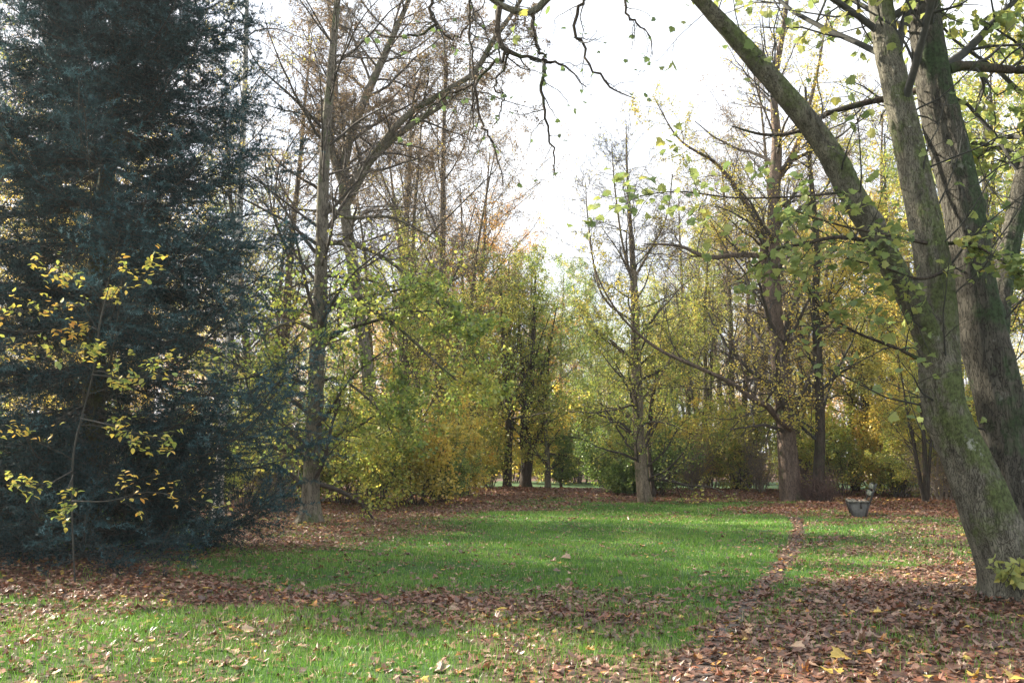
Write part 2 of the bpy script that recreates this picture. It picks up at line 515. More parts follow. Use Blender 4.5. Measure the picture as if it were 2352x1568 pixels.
GRN, LGR, OLV = (.13, .22, .045), (.29, .40, .08), (.22, .25, .06)
YEL, GLD, ORG = (.78, .64, .12), (.76, .48, .09), (.66, .28, .06)
M = {
    'bark_grey': bark('bark_grey', (.07, .06, .045), (.26, .23, .18), .5, (.10, .13, .05)),
    'bark_brown': bark('bark_brown', (.06, .05, .038), (.24, .195, .15), .25, (.10, .12, .05)),
    'bark_dark': bark('bark_dark', (.025, .02, .015), (.10, .08, .06), .3, (.05, .08, .03)),
    'bark_birch': bark('bark_birch', (.22, .21, .19), (.72, .70, .66), .25, (.05, .05, .04), scale=4, stretch=2.5, bump=.2),
    'bark_maple': bark('bark_maple', (.055, .052, .04), (.25, .235, .18), .66, (.115, .15, .05), scale=11, mossdir=(0.55, -.3, .2), white=.7, bump=1.0),
    'bark_maple_shaded': bark('bark_maple_shaded', (.035, .034, .028), (.135, .125, .10), .7, (.05, .085, .035), scale=9, mossdir=(.8, -.2, .1), bump=1.0, white=.3),  # maple bark again, with the right-hand stem's shade put into the colour
    'twig': plain('twig', (.03, .024, .019), (.09, .075, .058), 8),
    'twig_pale': plain('twig_pale', (.12, .10, .08), (.30, .26, .21), 8),
    'twig_dark': plain('twig_dark', (.02, .022, .02), (.06, .06, .05), 8),
    'yellow_green': leafmat('leaf_yellow_green', [(0, GRN), (.3, LGR), (.55, (.52, .54, .10)), (.8, YEL), (1, GLD)], .62),
    'green': leafmat('leaf_green', [(0, (.09, .17, .04)), (.4, GRN), (.7, LGR), (1, (.55, .56, .10))], .62),
    'golden': leafmat('leaf_golden', [(0, OLV), (.28, (.50, .48, .10)), (.5, YEL), (.72, (.80, .58, .10)), (.9, GLD), (1, ORG)], .62),
    'orange': leafmat('leaf_orange', [(0, (.42, .30, .08)), (.4, GLD), (.8, ORG), (1, (.30, .08, .03))], .5),
    'brown': leafmat('leaf_brown', [(0, (.13, .09, .065)), (.45, (.25, .175, .11)), (.7, (.42, .31, .15)), (.85, (.6, .5, .14)), (1, (.45, .5, .12))], .4),
    'maple': leafmat('leaf_maple', [(0, (.08, .13, .05)), (.35, (.19, .27, .09)), (.7, (.36, .40, .12)), (.95, (.58, .48, .1)), (1, GLD)], .5, .05, .5),
    'beech': leafmat('leaf_beech', [(0, (.16, .26, .06)), (.3, (.36, .42, .09)), (.55, (.66, .54, .10)), (.85, (.70, .40, .08)), (1, (.40, .20, .06))], .45, .08),
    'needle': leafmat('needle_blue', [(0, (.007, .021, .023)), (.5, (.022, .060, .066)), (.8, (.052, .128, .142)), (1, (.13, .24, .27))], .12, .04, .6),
    'grass': leafmat('grass_blade', [(0, (.065, .15, .02)), (.4, (.125, .28, .032)), (.75, (.22, .40, .055)), (.95, (.30, .36, .10)), (1, (.58, .50, .26))], .4, .06, .4),
    'litter': leafmat('fallen_leaf', [(0, (.045, .024, .016)), (.22, (.12, .062, .038)), (.42, (.20, .10, .062)), (.58, (.24, .085, .04)), (.72, (.32, .20, .13)), (.86, (.44, .30, .19)), (.94, (.46, .20, .04)), (1, (.60, .42, .08))], .2, .12, .45, noise=9.0),
}

# ------------------------------------------------------------------ ground zones
def poly(vs):
    return np.array([G(*v) for v in vs])


def inside(pg, x, y):
    c = np.zeros(x.shape, bool)
    n = len(pg)
    j = n - 1
    for i in range(n):
        xi, yi = pg[i]; xj, yj = pg[j]
        with np.errstate(divide='ignore', invalid='ignore'):
            hit = ((yi > y) != (yj > y)) & (x < (xj - xi) * (y - yi) / (yj - yi) + xi)
        c ^= hit
        j = i
    return c


Z_LEFT = poly([(380, 1150), (1150, 1138), (1290, 1150), (1230, 1176), (1110, 1200), (980, 1238), (870, 1258), (640, 1275), (480, 1295), (380, 1290)])
Z_FAR = poly([(-400, 1126), (2900, 1126), (2900, 1152), (1560, 1154), (1200, 1152), (-400, 1180)])
Z_STREAK = poly([(1370, 1200), (1560, 1178), (1720, 1158), (1760, 1146), (2700, 1146), (2700, 1222), (2160, 1205), (2000, 1190), (1840, 1186), (1740, 1176), (1600, 1190), (1430, 1206)])
Z_SPRUCE = poly([(-700, 1240), (-100, 1240), (250, 1262), (480, 1300), (800, 1352), (1250, 1380), (1600, 1390), (1600, 1425), (900, 1412), (420, 1402), (-100, 1372), (-700, 1372)])
Z_MID = poly([(560, 1325), (1000, 1335), (1400, 1342), (1700, 1330), (1700, 1440), (900, 1440), (560, 1380)])
Z_RIGHT = poly([(1690, 1370), (1810, 1318), (2000, 1300), (2260, 1290), (2700, 1290), (3000, 2400), (1360, 2400), (1500, 1570), (1560, 1460)])
Z_RIGHT2 = poly([(1845, 1196), (2160, 1200), (2700, 1215), (2700, 1300), (2250, 1300), (1820, 1330)])
PATH = np.array([G(*v) for v in [(1828, 1188), (1836, 1215), (1824, 1250), (1800, 1285), (1765, 1330), (1712, 1385), (1655, 1450), (1600, 1560), (1480, 1900), (1200, 3500)]])


def path_dist(x, y):
    d = np.full(x.shape, 1e9)
    for a, b in zip(PATH[:-1], PATH[1:]):
        ab = b - a
        t = np.clip(((x - a[0]) * ab[0] + (y - a[1]) * ab[1]) / (ab @ ab), 0, 1)
        d = np.minimum(d, np.hypot(x - a[0] - t * ab[0], y - a[1] - t * ab[1]))
    return d


def zones(x, y):
    """litter 0..1 and red-ness 0..1"""
    s = .05 * np.clip(y, 4, 60)
    xw = x + s * (1.3 * vnoise(x, y, 21, 1.9) + .7 * vnoise(x, y, 22, .5))
    yw = y + s * (1.0 * vnoise(x, y, 23, 1.6) + .6 * vnoise(x, y, 24, .5))

    def soft(z):
        a = 0
        for ox, oy in ((0, 0), (1.4, .3), (-1.4, -.3), (.4, .9), (-.4, -.9), (.9, -.6), (-.9, .6)):
            a = a + inside(z, xw + s * ox * .9, yw + s * oy * .9)
        return a / 7.0
    fine = vnoise(x, y, 34, .35)
    d = .17 + .10 * fine + .22 * np.clip((0.0 - x) / 3.0, 0, 1)
    near = np.clip((11.6 - y) / 1.2, 0, 1)
    d = d * (1 - near) + near * (.58 + .24 * vnoise(x, y, 31, .9) + .14 * fine)
    m = soft(Z_MID); d = np.maximum(d, m * (.58 + .26 * vnoise(x, y, 35, .7) + .18 * fine))
    m = soft(Z_RIGHT2); d = np.maximum(d, m * (.66 + .25 * vnoise(x, y, 36, .8) + .1 * fine))
    red = np.zeros(x.shape)
    for z, v, r in ((Z_LEFT, .92, .25), (Z_FAR, 1.0, .8), (Z_STREAK, 1.0, .9), (Z_SPRUCE, 1.0, .3), (Z_RIGHT, 1.0, .15)):
        m = soft(z)
        d = np.maximum(d, m * (v + .14 * vnoise(x, y, 38, .7)))
        red = np.where(m > .4, np.maximum(red, r), red)
    glade = ((x - 3.2) / 6.0) ** 2 + ((y - 54) / 7.0) ** 2 < 1
    d = np.where((y > 34) & (x < -1), np.maximum(d, .9), d)
    d = np.where(y > 60, .8, d)
    d = np.where(glade, .25, d)
    pd = path_dist(x, y)
    d = np.where(pd < .13 + .09 * vnoise(x, y, 41, .35), np.clip(d, .80, .95), d)
    return np.clip(d, 0, 1), red


# ground sheet -------------------------------------------------------------
def axis(lo, hi, core_lo, core_hi, fine, coarse):
    a = [core_lo]
    while a[-1] < core_hi:
        a.append(a[-1] + fine)
    s = fine
    while a[-1] < hi:
        s = min(s * 1.25, coarse); a.append(a[-1] + s)
    b = [core_lo]; s = fine
    while b[-1] > lo:
        s = min(s * 1.25, coarse); b.append(b[-1] - s)
    return np.array(sorted(set(b + a)))


gx = axis(-400, 400, -16, 18, .16, 30)
gy = axis(-150, 700, 2, 46, .16, 30)
X, Y = np.meshgrid(gx, gy)
Z = H(X, Y)
lit, red = zones(X, Y)
nx, ny = len(gx), len(gy)
idx = np.arange(nx * ny).reshape(ny, nx)
F = np.stack([idx[:-1, :-1], idx[:-1, 1:], idx[1:, 1:], idx[1:, :-1]], -1).reshape(-1, 4)
gg = Geo().add(np.stack([X, Y, Z], -1).reshape(-1, 3), F, np.clip(lit.ravel(), 0, 1))
m = bpy.data.materials.new('ground_soil'); m.use_nodes = True
nt = m.node_tree; b = nt.nodes['Principled BSDF']; b.inputs['Roughness'].default_value = .95
at = nt.nodes.new('ShaderNodeAttribute'); at.attribute_name = 'rnd'
tcg = nt.nodes.new('ShaderNodeTexCoord')
n1 = nt.nodes.new('ShaderNodeTexNoise'); n1.inputs['Scale'].default_value = 9; n1.inputs['Detail'].default_value = 8; n1.inputs['Roughness'].default_value = .8
nt.links.new(tcg.outputs['Object'], n1.inputs['Vector'])
rg = ramp_node(nt, [(.3, (.018, .045, .010)), (.55, (.035, .09, .016)), (.8, (.07, .13, .03))])
rl = ramp_node(nt, [(.3, (.03, .018, .012)), (.5, (.09, .045, .028)), (.62, (.16, .08, .045)), (.8, (.26, .15, .09))])
nt.links.new(n1.outputs['Fac'], rg.inputs[0]); nt.links.new(n1.outputs['Fac'], rl.inputs[0])
mr2 = nt.nodes.new('ShaderNodeMapRange'); mr2.inputs[1].default_value = .45; mr2.inputs[2].default_value = .75
nt.links.new(at.outputs['Fac'], mr2.inputs[0])
mg = nt.nodes.new('ShaderNodeMix'); mg.data_type = 'RGBA'
nt.links.new(mr2.outputs[0], mg.inputs['Factor']); nt.links.new(rg.outputs[0], mg.inputs['A']); nt.links.new(rl.outputs[0], mg.inputs['B'])
nt.links.new(mg.outputs['Result'], b.inputs['Base Color'])
bp = nt.nodes.new('ShaderNodeBump'); bp.inputs['Strength'].default_value = .6; bp.inputs['Distance'].default_value = .04
nt.links.new(n1.outputs['Fac'], bp.inputs['Height']); nt.links.new(bp.outputs[0], b.inputs['Normal'])
tag(obj('ground', gg, m), kind='structure')

# trodden path: a thin sheet of damp soil ---------------------------------
pp, _ = crom(np.column_stack([PATH, np.zeros(len(PATH))]), np.ones(len(PATH)), 120)
tt = norm(np.gradient(pp, axis=0)); nn = np.stack([tt[:, 1], -tt[:, 0]], -1)
wd = .08 + .03 * np.sin(np.arange(120) * .9) + .03 * rng.normal(size=120)
cols = []
for s in np.linspace(-1, 1, 5):
    q = pp[:, :2] + nn * (wd * s)[:, None]
    cols.append(np.column_stack([q, H(q[:, 0], q[:, 1]) + .006]))
V = np.stack(cols, 1)
idx = np.arange(120 * 5).reshape(120, 5)
F = np.stack([idx[:-1, :-1], idx[:-1, 1:], idx[1:, 1:], idx[1:, :-1]], -1).reshape(-1, 4)
tag(obj('path', Geo().add(V.reshape(-1, 3), F), plain('damp_soil', (.03, .022, .018), (.12, .09, .075), 14, .55, .8)), kind='structure')

# ------------------------------------------------------------------ grass
def scatter(density, ymin, ymax, xpad, r_, dmax):
    """random ground points in the wedge the picture can see, with a margin"""
    pts = []
    bands = np.linspace(ymin, ymax, 40)
    for y0, y1 in zip(bands[:-1], bands[1:]):
        hw = .60 * y1 + xpad
        n = int(2 * hw * (y1 - y0) * dmax((y0 + y1) / 2))
        if n:
            pts.append(np.column_stack([r_.uniform(-hw, hw, n), r_.uniform(y0, y1, n)]))
    p = np.concatenate(pts)
    return p[r_.uniform(0, 1, len(p)) < density(p[:, 0], p[:, 1])]


def grass_density(x, y):
    l, _ = zones(x, y)
    d = np.clip(1.3 - l * 1.15, 0, 1)
    d = np.where(l > .88, .07 + .10 * (vnoise(x, y, 51, .8) > .35), d)
    pd = path_dist(x, y)
    return d * np.clip((pd - .04 - .05 * vnoise(x, y, 55, .3)) / .22, .08, 1) * (.55 + .45 * (vnoise(x, y, 52, .25) > -.3))


r_ = np.random.default_rng(5)
gp = scatter(grass_density, 4.2, 40, 1.0, r_, lambda y: 2100 * min(1, (8.5 / y)) ** 1.5)
n = len(gp)
d = np.hypot(gp[:, 0], gp[:, 1])
hgt = (.035 + .045 * r_.uniform(0, 1, n) ** 1.5) * (1 + .35 * vnoise(gp[:, 0], gp[:, 1], 53, .7)) * np.where(d < 10.5, 1.3, 1.0)
wid = .0022 * np.clip(d / 7, .8, 4.5)
az = r_.uniform(0, 6.28, n); la = r_.uniform(0, 6.28, n); ln = r_.uniform(.1, .75, n)
base = np.column_stack([gp, H(gp[:, 0], gp[:, 1]) - .003])
side = np.column_stack([np.cos(az), np.sin(az), np.zeros(n)]) * wid[:, None]
lean = np.column_stack([np.cos(la), np.sin(la), np.zeros(n)]) * (ln * hgt)[:, None]
up = np.array([0, 0, 1.0])
mid = base + lean * .35 + up * (hgt * .6)[:, None]
tip = base + lean + up * hgt[:, None]
V = np.stack([base - side, base + side, mid + side * .75, mid - side * .75, tip], 1)
i0 = np.arange(n)[:, None] * 5
gg = Geo()
rn = np.clip(.42 + .3 * vnoise(gp[:, 0], gp[:, 1], 54, 1.4) + r_.normal(size=n) * .22, 0, 1)
rn = np.where(r_.uniform(0, 1, n) < .03, 1, np.minimum(rn, .93))
gg.add(V.reshape(-1, 3), i0 + np.array([[0, 1, 2, 3]]), np.repeat(rn, 5))
gg.f.append(i0 + np.array([[3, 2, 4]])); gg.m.append(np.zeros(n, np.int32))
tag(obj('lawn_grass', gg, M['grass'], smooth=False), 'short green lawn grass between the fallen leaves', 'grass', kind='stuff')
print('grass blades', n)

# ------------------------------------------------------------------ leaf litter
r_ = np.random.default_rng(8)
lp = scatter(lambda x, y: np.clip(zones(x, y)[0], 0, 1) ** 1.35, 4.0, 48, 1.0, r_, lambda y: 285 * min(1, (16 / y)) ** 1.2)
n = len(lp)
lit, red = zones(lp[:, 0], lp[:, 1])
d = np.hypot(lp[:, 0], lp[:, 1])
zz = H(lp[:, 0], lp[:, 1]) + .008 + r_.uniform(0, .045, n) * np.clip(lit, .45, 1)
pos = np.column_stack([lp, zz])
az = r_.uniform(0, 6.28, n)
til = np.abs(r_.normal(size=n)) * .22
Yd = np.column_stack([np.cos(az), np.sin(az), r_.normal(size=n) * .16])
Zd = np.column_stack([np.sin(til) * np.cos(az * 3.1), np.sin(til) * np.sin(az * 3.1), np.cos(til)])
sz = np.clip(.055 * np.exp(r_.normal(size=n) * .34), .025, .12) * np.clip(d / 22, 1, 1.5)
u = r_.uniform(0, 1, n)
rn = np.clip(.08 + .72 * u ** .9 + .1 * vnoise(lp[:, 0], lp[:, 1], 61, 1.5), 0, .84)
rn = np.where(r_.uniform(0, 1, n) < red * .8, np.clip(r_.normal(.54, .07, n), 0, .66), rn)
q = r_.uniform(0, 1, n)
rn = np.where(q < .025, .94, np.where(q < .04, 1.0, np.where(q < .075, .88, rn)))
curl, curl2 = r_.normal(size=n) * .5, r_.normal(size=n) * .5
gg = Geo()
near = d < 13
put(gg, MAPLE, pos[near], Yd[near], Zd[near], sz[near], rn[near], curl[near], curl2[near])
put(gg, MAPLE_LO, pos[~near], Yd[~near], Zd[~near], sz[~near], rn[~near], curl[~near], curl2[~near])
tag(obj('leaf_litter', gg, M['litter'], smooth=False), 'dry brown and russet fallen leaves covering the ground', 'fallen leaves', kind='stuff')
print('litter', n)

# a few bright fallen leaves that stand out one by one
for vx, vy, s, rv, lab in [
        (1945, 1502, .17, 1.0, 'large bright yellow fallen maple leaf in the right foreground litter'),
        (1978, 1492, .12, .97, 'small yellow fallen leaf touching the large bright yellow one'),
        (1918, 1545, .15, 1.0, 'yellow half-curled fallen leaf nearest the bottom edge, below the large yellow leaf'),
        (2335, 1552, .15, 1.0, 'yellow fallen leaf lying in the bottom right corner'),
        (1310, 1280, .16, .87, 'pale whitish fallen leaf on the bright green grass in mid lawn'),
        (560, 1452, .13, .86, 'pale upright fallen leaf standing in the left foreground grass'),
        (1815, 1480, .15, .86, 'pale beige fallen leaf beside the path, sunlit, left of the yellow leaves')]:
    x, y = G(vx, vy)
    g = Geo()
    put(g, MAPLE, np.array([[0, 0, 0.0]]), np.array([[math.cos(vx), math.sin(vx), .08]]), np.array([[0.1, -.35, 1]]), np.array([s]), np.array([rv]), np.array([.22]), np.array([-.3]))
    o = obj('fallen_leaf', g, M['litter'], smooth=False)
    o.location = (x, y, float(H(x, y)) + .05)
    tag(o, lab, 'fallen leaf', 'single bright fallen leaves')


# ------------------------------------------------------------------ tree kit
def make_parts(root, limbs, levels, leafspec, barkm, twigm, seed, leafm, extra_leaf=None, trunk_sides=20, flare=.5, rough=.05, names=('trunk', 'branches', 'foliage')):
    """limbs: list of (pts, rad) in root space; levels: spawn settings; builds parts under root"""
    r_ = np.random.default_rng(seed)
    gt = Geo()
    for j, (p, q) in enumerate(limbs):
        trunk_tube(gt, p, q, trunk_sides if j == 0 else max(8, trunk_sides - 8), seed + j, rough, flare if j == 0 else 0)
    res = []
    K = 26
    cur_p = np.stack([crom(p, q, K)[0] for p, q in limbs]); cur_r = np.stack([crom(p, q, K)[1] for p, q in limbs])
    gb = Geo()
    allp = []
    for li, lv in enumerate(levels):
        if li == 0:
            ln = np.linalg.norm(np.diff(cur_p, axis=1), axis=2).sum(1)
            tot = lv['n'] * (1 + .5 * (len(ln) - 1))
            sp_ = [spawn(cur_p[i:i + 1], cur_r[i:i + 1], max(2, int(round(tot * ln[i] / ln.sum()))), lv.get('t0', .25) if i == 0 else .15, lv.get('t1', .98), lv.get('ang', 55), lv.get('sd', 14),
                         lv['lf'] * max(1, .55 * ln[0] / ln[i]), lv.get('rf', .5), r_, up=lv.get('up', 0), fall=lv.get('fall', .5), rmin=lv.get('rmin', .004), flat=lv.get('flat', 0)) for i in range(len(ln))]
            S, D, L, R = [np.concatenate(c) for c in zip(*sp_)]
        else:
          S, D, L, R = spawn(cur_p, cur_r, lv['n'], lv.get('t0', .25), lv.get('t1', .98), lv.get('ang', 55), lv.get('sd', 14), lv['lf'], lv.get('rf', .5), r_,
                           up=lv.get('up', 0), fall=lv.get('fall', .5), rmin=lv.get('rmin', .004), flat=lv.get('flat', 0))
        if lv.get('round'):
            hz = (S[:, 2] - S[:, 2].min()) / max(np.ptp(S[:, 2]), 1e-6)
            L = L * (.45 + .75 * np.sin(math.pi * (.12 + .80 * hz)))
        if 'Lmax' in lv:
            L = np.minimum(L, lv['Lmax'] * r_.uniform(.7, 1.1, len(L)))
        if 'cut' in lv:
            m = lv['cut'](S, D); S, D, L, R = S[m], D[m], L[m], R[m]
        p, q = grow(S, D, L, R, lv.get('k', 6), lv.get('w', .15), lv.get('trop', .02), lv.get('taper', .25), r_)
        tubes(gb, p, q, lv.get('sides', 3))
        cur_p, cur_r = p, q
        allp.append(p)
    obj(names[0], gt, barkm, root)
    if gb.n:
        obj(names[1], gb, twigm, root)
    if leafspec:
        gl = Geo()
        tot = 0
        for ls in leafspec:
            src = allp[ls.get('lvl', -1)]
            tot += leaves_on(gl, ls.get('tpl', DIAMOND), src, ls['per'], ls['size'], r_, ls.get('rlo', 0), ls.get('rhi', 1), ls.get('droop', .5), ls.get('spread', .05), ls.get('t0', .1), ls.get('clump', 1.5), ls.get('keep'), ls.get('flatn', .3))
        obj(names[2], gl, leafm, root)
    return allp


def vert_trunk(h, r, seed, lean=.03, k=40, wob=.02):
    r_ = np.random.default_rng(seed)
    z = np.linspace(-.15, h, 8)
    xs = np.cumsum(r_.normal(0, wob * h / 3, 8)) * .6 + z * lean * r_.normal(); ys = np.cumsum(r_.normal(0, wob * h / 3, 8)) * .6
    xs -= xs[0]; ys -= ys[0]
    pts = np.column_stack([xs, ys, z])
    return crom(pts, r * (1 - .85 * np.linspace(0, 1, 8) ** 1.1), k)


# ------------------------------------------------------------------ background tree prototypes
PROTO = {}


def proto_tree(key, h, r, seed, leafkey, per, size, barkk='bark_brown', twig='twig', t0=.22, ang=58, n1=34, lf=.34, up=0.1, multi=0, rlo=0, rhi=1, cat='tree', n2=9, n3=6, n4=4):
    root = thing('tree', (0, 0, 0), 'x', cat)
    limbs = [vert_trunk(h, r, seed)]
    rs = np.random.default_rng(seed + 99)
    for mi in range(multi):
        p, q = vert_trunk(h * rs.uniform(.7, .95), r * rs.uniform(.6, .8), seed + mi + 1)
        a = rs.uniform(0, 6.28); z = p[:, 2:3] / h
        p = p + np.column_stack([np.cos(a) * z, np.sin(a) * z, 0 * z]) * h * .16 + np.array([np.cos(a) * r * .8, np.sin(a) * r * .8, 0])
        limbs.append((p, q))
    lv = [dict(n=int(n1 * (1 - .12 * multi)), t0=t0, ang=ang, lf=lf, rf=.42, up=up, k=9, w=.13, trop=.05, sides=5, fall=.1, rmin=.012, round=1),
          dict(n=n2, t0=.15, ang=48, lf=.42, rf=.5, k=6, w=.18, trop=.02, sides=4, rmin=.007),
          dict(n=n3, t0=.1, ang=45, lf=.5, rf=.6, k=5, w=.22, trop=.0, sides=3, rmin=.0045),
          dict(n=n4, t0=.1, ang=42, lf=.6, rf=.7, k=4, w=.25, trop=.0, sides=3, rmin=.0035)]
    make_parts(root, limbs, lv, [dict(lvl=3, per=per, size=size, spread=.08, tpl=DIAMOND, rlo=rlo, rhi=rhi), dict(lvl=2, per=per, size=size, spread=.10, tpl=TWO, rlo=rlo, rhi=rhi)] if per else None,
               M[barkk], M[twig], seed, M[leafkey], trunk_sides=12, flare=.4)
    PROTO[key] = root
    root['fresh'] = 1
    return root


def proto_shrub(key, h, seed, leafkey, per, size, nst=16, spread=.5, rlo=0, rhi=1, twig='twig', lw=1.0):
    root = thing('shrub', (0, 0, 0), 'x', 'shrub')
    rs = np.random.default_rng(seed)
    a = rs.uniform(0, 6.28, nst); rr0 = rs.uniform(0, .35, nst) * h * .3
    S = np.column_stack([np.cos(a) * rr0, np.sin(a) * rr0, np.full(nst, -.08)])
    D = np.column_stack([np.cos(a) * spread * rs.uniform(.2, 1.2, nst), np.sin(a) * spread * rs.uniform(.2, 1.2, nst), np.ones(nst)])
    p, q = grow(S, D, h * rs.uniform(.6, 1.08, nst), np.full(nst, .022), 10, .12, .0, .3, rs)
    gs = Geo(); tubes(gs, p, q, 5)
    obj('stems', gs, M[twig], root)
    gb = Geo()
    S, D, L, R = spawn(p, q, 13, .12, 1, 52, 14, .36, .5, rs, rmin=.006, up=.1)
    p1, q1 = grow(S, D, L, R, 6, .18, -.01, .3, rs); tubes(gb, p1, q1, 3)
    S, D, L, R = spawn(p1, q1, 6, .1, 1, 48, 14, .5, .6, rs, rmin=.004)
    p2, q2 = grow(S, D, L, R, 4, .2, -.03, .4, rs); tubes(gb, p2, q2, 3)
    obj('branches', gb, M[twig], root)
    if per:
        gl = Geo()
        leaves_on(gl, TWO, p2, per, size, rs, rlo, rhi, .5, .07, .1, lw)
        leaves_on(gl, DIAMOND, p1, per * 2, size, rs, rlo, rhi, .5, .07, .1, lw)
        obj('foliage', gl, M[leafkey], root)
    PROTO[key] = root
    root['fresh'] = 1
    return root


def place(key, vx, Y, s, rz, label, group=None, z=None):
    d = ray(vx, 1051)
    x = d[0] * Y / d[1]
    loc = (x, Y, float(H(x, Y)) if z is None else z)
    root = PROTO[key]
    if root.get('fresh'):
        del root['fresh']
        root.location = loc; root.rotation_euler = (0, 0, rz)
        root.scale = s if isinstance(s, (tuple, list)) else (s, s, s)
        root['label'] = label
        if group:
            root['group'] = group
        return root
    return dup(root, loc, rz, s, label, group)


proto_tree('yg', 16, .20, 101, 'yellow_green', 2, .095, 'bark_grey', multi=2, lf=.30)
proto_tree('gold', 15, .20, 102, 'golden', 2, .095, 'bark_dark', n1=38, multi=2, lf=.32)
proto_tree('green', 14, .17, 103, 'green', 2, .095, 'bark_grey', n1=36, lf=.34, multi=1)
proto_tree('orange', 16, .20, 104, 'orange', 2, .095, 'bark_brown', lf=.30, multi=2)
proto_tree('bare', 18, .21, 105, 'brown', 1, .07, 'bark_brown', lf=.26, ang=42, n1=40, n3=7, n4=5, multi=2)
proto_tree('multi', 13, .15, 106, 'yellow_green', 2, .09, 'bark_dark', multi=3)
proto_shrub('s_gold', 4.2, 201, 'golden', 6, .11)
proto_shrub('s_yg', 4.0, 202, 'yellow_green', 5, .10)
proto_shrub('s_green', 3.2, 203, 'green', 5, .09, nst=18)
proto_shrub('s_bare', 3.0, 204, 'brown', 1, .06, nst=22, spread=.35, twig='twig_pale')
proto_shrub('s_low', 1.3, 205, 'green', 10, .07, nst=14, spread=.9)

GT = 'trees of the wood behind the clearing'
TREES = [
    ('green', 1290, 60, 1.0, 4.4, 'broad light green tree at the back of the far glade, left half'),
    ('yg', 1365, 72, 1.0, 3.4, 'broad yellow-green tree at the back of the far glade, right half'),
    ('yg', 1600, 60, .95, .4, 'yellow-green tree beyond the leafless grey bush'),
    ('bare', 1000, 42, 1.2, 5.1, 'bare tree with rusty leaves filling the sky left of the gap, behind the leaning limbs'),
    ('bare', 1075, 47, 1.0, .7, 'bare tree with fine upright twigs, closest to the left side of the sky gap'),
    ('bare', 1840, 40, 1.05, 2.7, 'bare tree rising directly behind the big brown trunk'),
    ('bare', 1590, 52, .95, 1.9, 'bare thin tree closest to the right side of the sky gap'),
    ('bare', 2010, 46, 1.1, .2, 'bare tree rising behind the upright stem of the large maple'),
    # key, vx, Y, scale, rz, label
    ('bare', 610, 34, 1.0, 0.2, 'bare twiggy tree with brown leaf remnants just right of the blue spruce'),
    ('bare', 905, 38, 1.05, 1.3, 'tall bare tree with rusty brown leaves behind the leaning limbs left of centre'),
    ('yg', 960, 36, .66, 3.0, 'yellow-green tree right behind the golden bushes, its crown over them'),
    ('orange', 1110, 52, .92, .4, 'orange-topped tree rising left of the sky gap'),
    ('orange', 1020, 47, .75, 4.0, 'smaller orange tree left of the orange-topped one'),
    ('multi', 1168, 43, .85, 2.6, 'dark many-stemmed tree beside the black forked trunk, on its left'),
    ('green', 1090, 45, .80, 5.0, 'green-leaved tree with a straight trunk left of the black forked trunk'),
    ('green', 1330, 66, .85, 0.9, 'light green tree beyond the far glade, under the sky gap'),
    ('yg', 1400, 62, .70, 2.2, 'yellow-green tree beyond the far glade, left of the pale slender trunk'),
    ('orange', 1255, 70, .80, 1.1, 'rusty orange tree farthest back under the sky gap'),
    ('green', 1540, 50, .72, 3.3, 'green tree right behind the pale slender trunk'),
    ('yg', 1620, 44, .80, .6, 'yellow-green tree left of the big brown trunk, behind its long low limb'),
    ('gold', 1710, 50, 1.0, 2.9, 'tall golden tree directly left of the big brown trunk'),
    ('bare', 1690, 46, .92, 4.4, 'bare grey-twigged tree rising over the golden trees right of the sky gap'),
    ('gold', 1960, 42, .86, 1.9, 'golden tree behind the park bench'),
    ('yg', 2060, 40, 1.0, 5.2, 'tall yellow-green tree seen between the leaning limb and the upright stem'),
    ('gold', 2170, 36, .80, 4.1, 'golden tree behind the fork of the large maple'),
    ('yg', 2290, 30, .95, .9, 'yellow-green tree behind the dark right stem of the large maple'),
    ('gold', 2420, 34, 1.05, 3.6, 'golden tree at the right edge of the picture'),
    ('green', 2210, 48, .7, 1.5, 'dark green tree low behind the fork of the large maple'),
    ('green', 700, 42, .72, 1.8, 'green tree behind the left leaf-covered ground'),
    ('yg', 520, 36, .8, 2.5, 'yellow-green tree glimpsed behind the blue spruce, near the birch'),
    ('gold', 330, 40, .9, .3, 'golden tree glimpsed through the middle of the blue spruce'),
    ('bare', 150, 38, 1.0, 2.3, 'bare tree glimpsed through the left part of the blue spruce'),
    ('gold', -60, 44, 1.0, 5.3, 'golden tree at the left edge behind the blue spruce'),
    ('yg', 1850, 47, .85, 4.6, 'yellow-green tree between the big brown trunk and the dark trunk with shoots'),
    ('multi', 2120, 33, .62, 1.0, 'low many-stemmed tree right of the park bench'),
]
for k, vx, Y, s, rz, lab in TREES:
    place(k, vx, Y, s, rz, lab, GT)

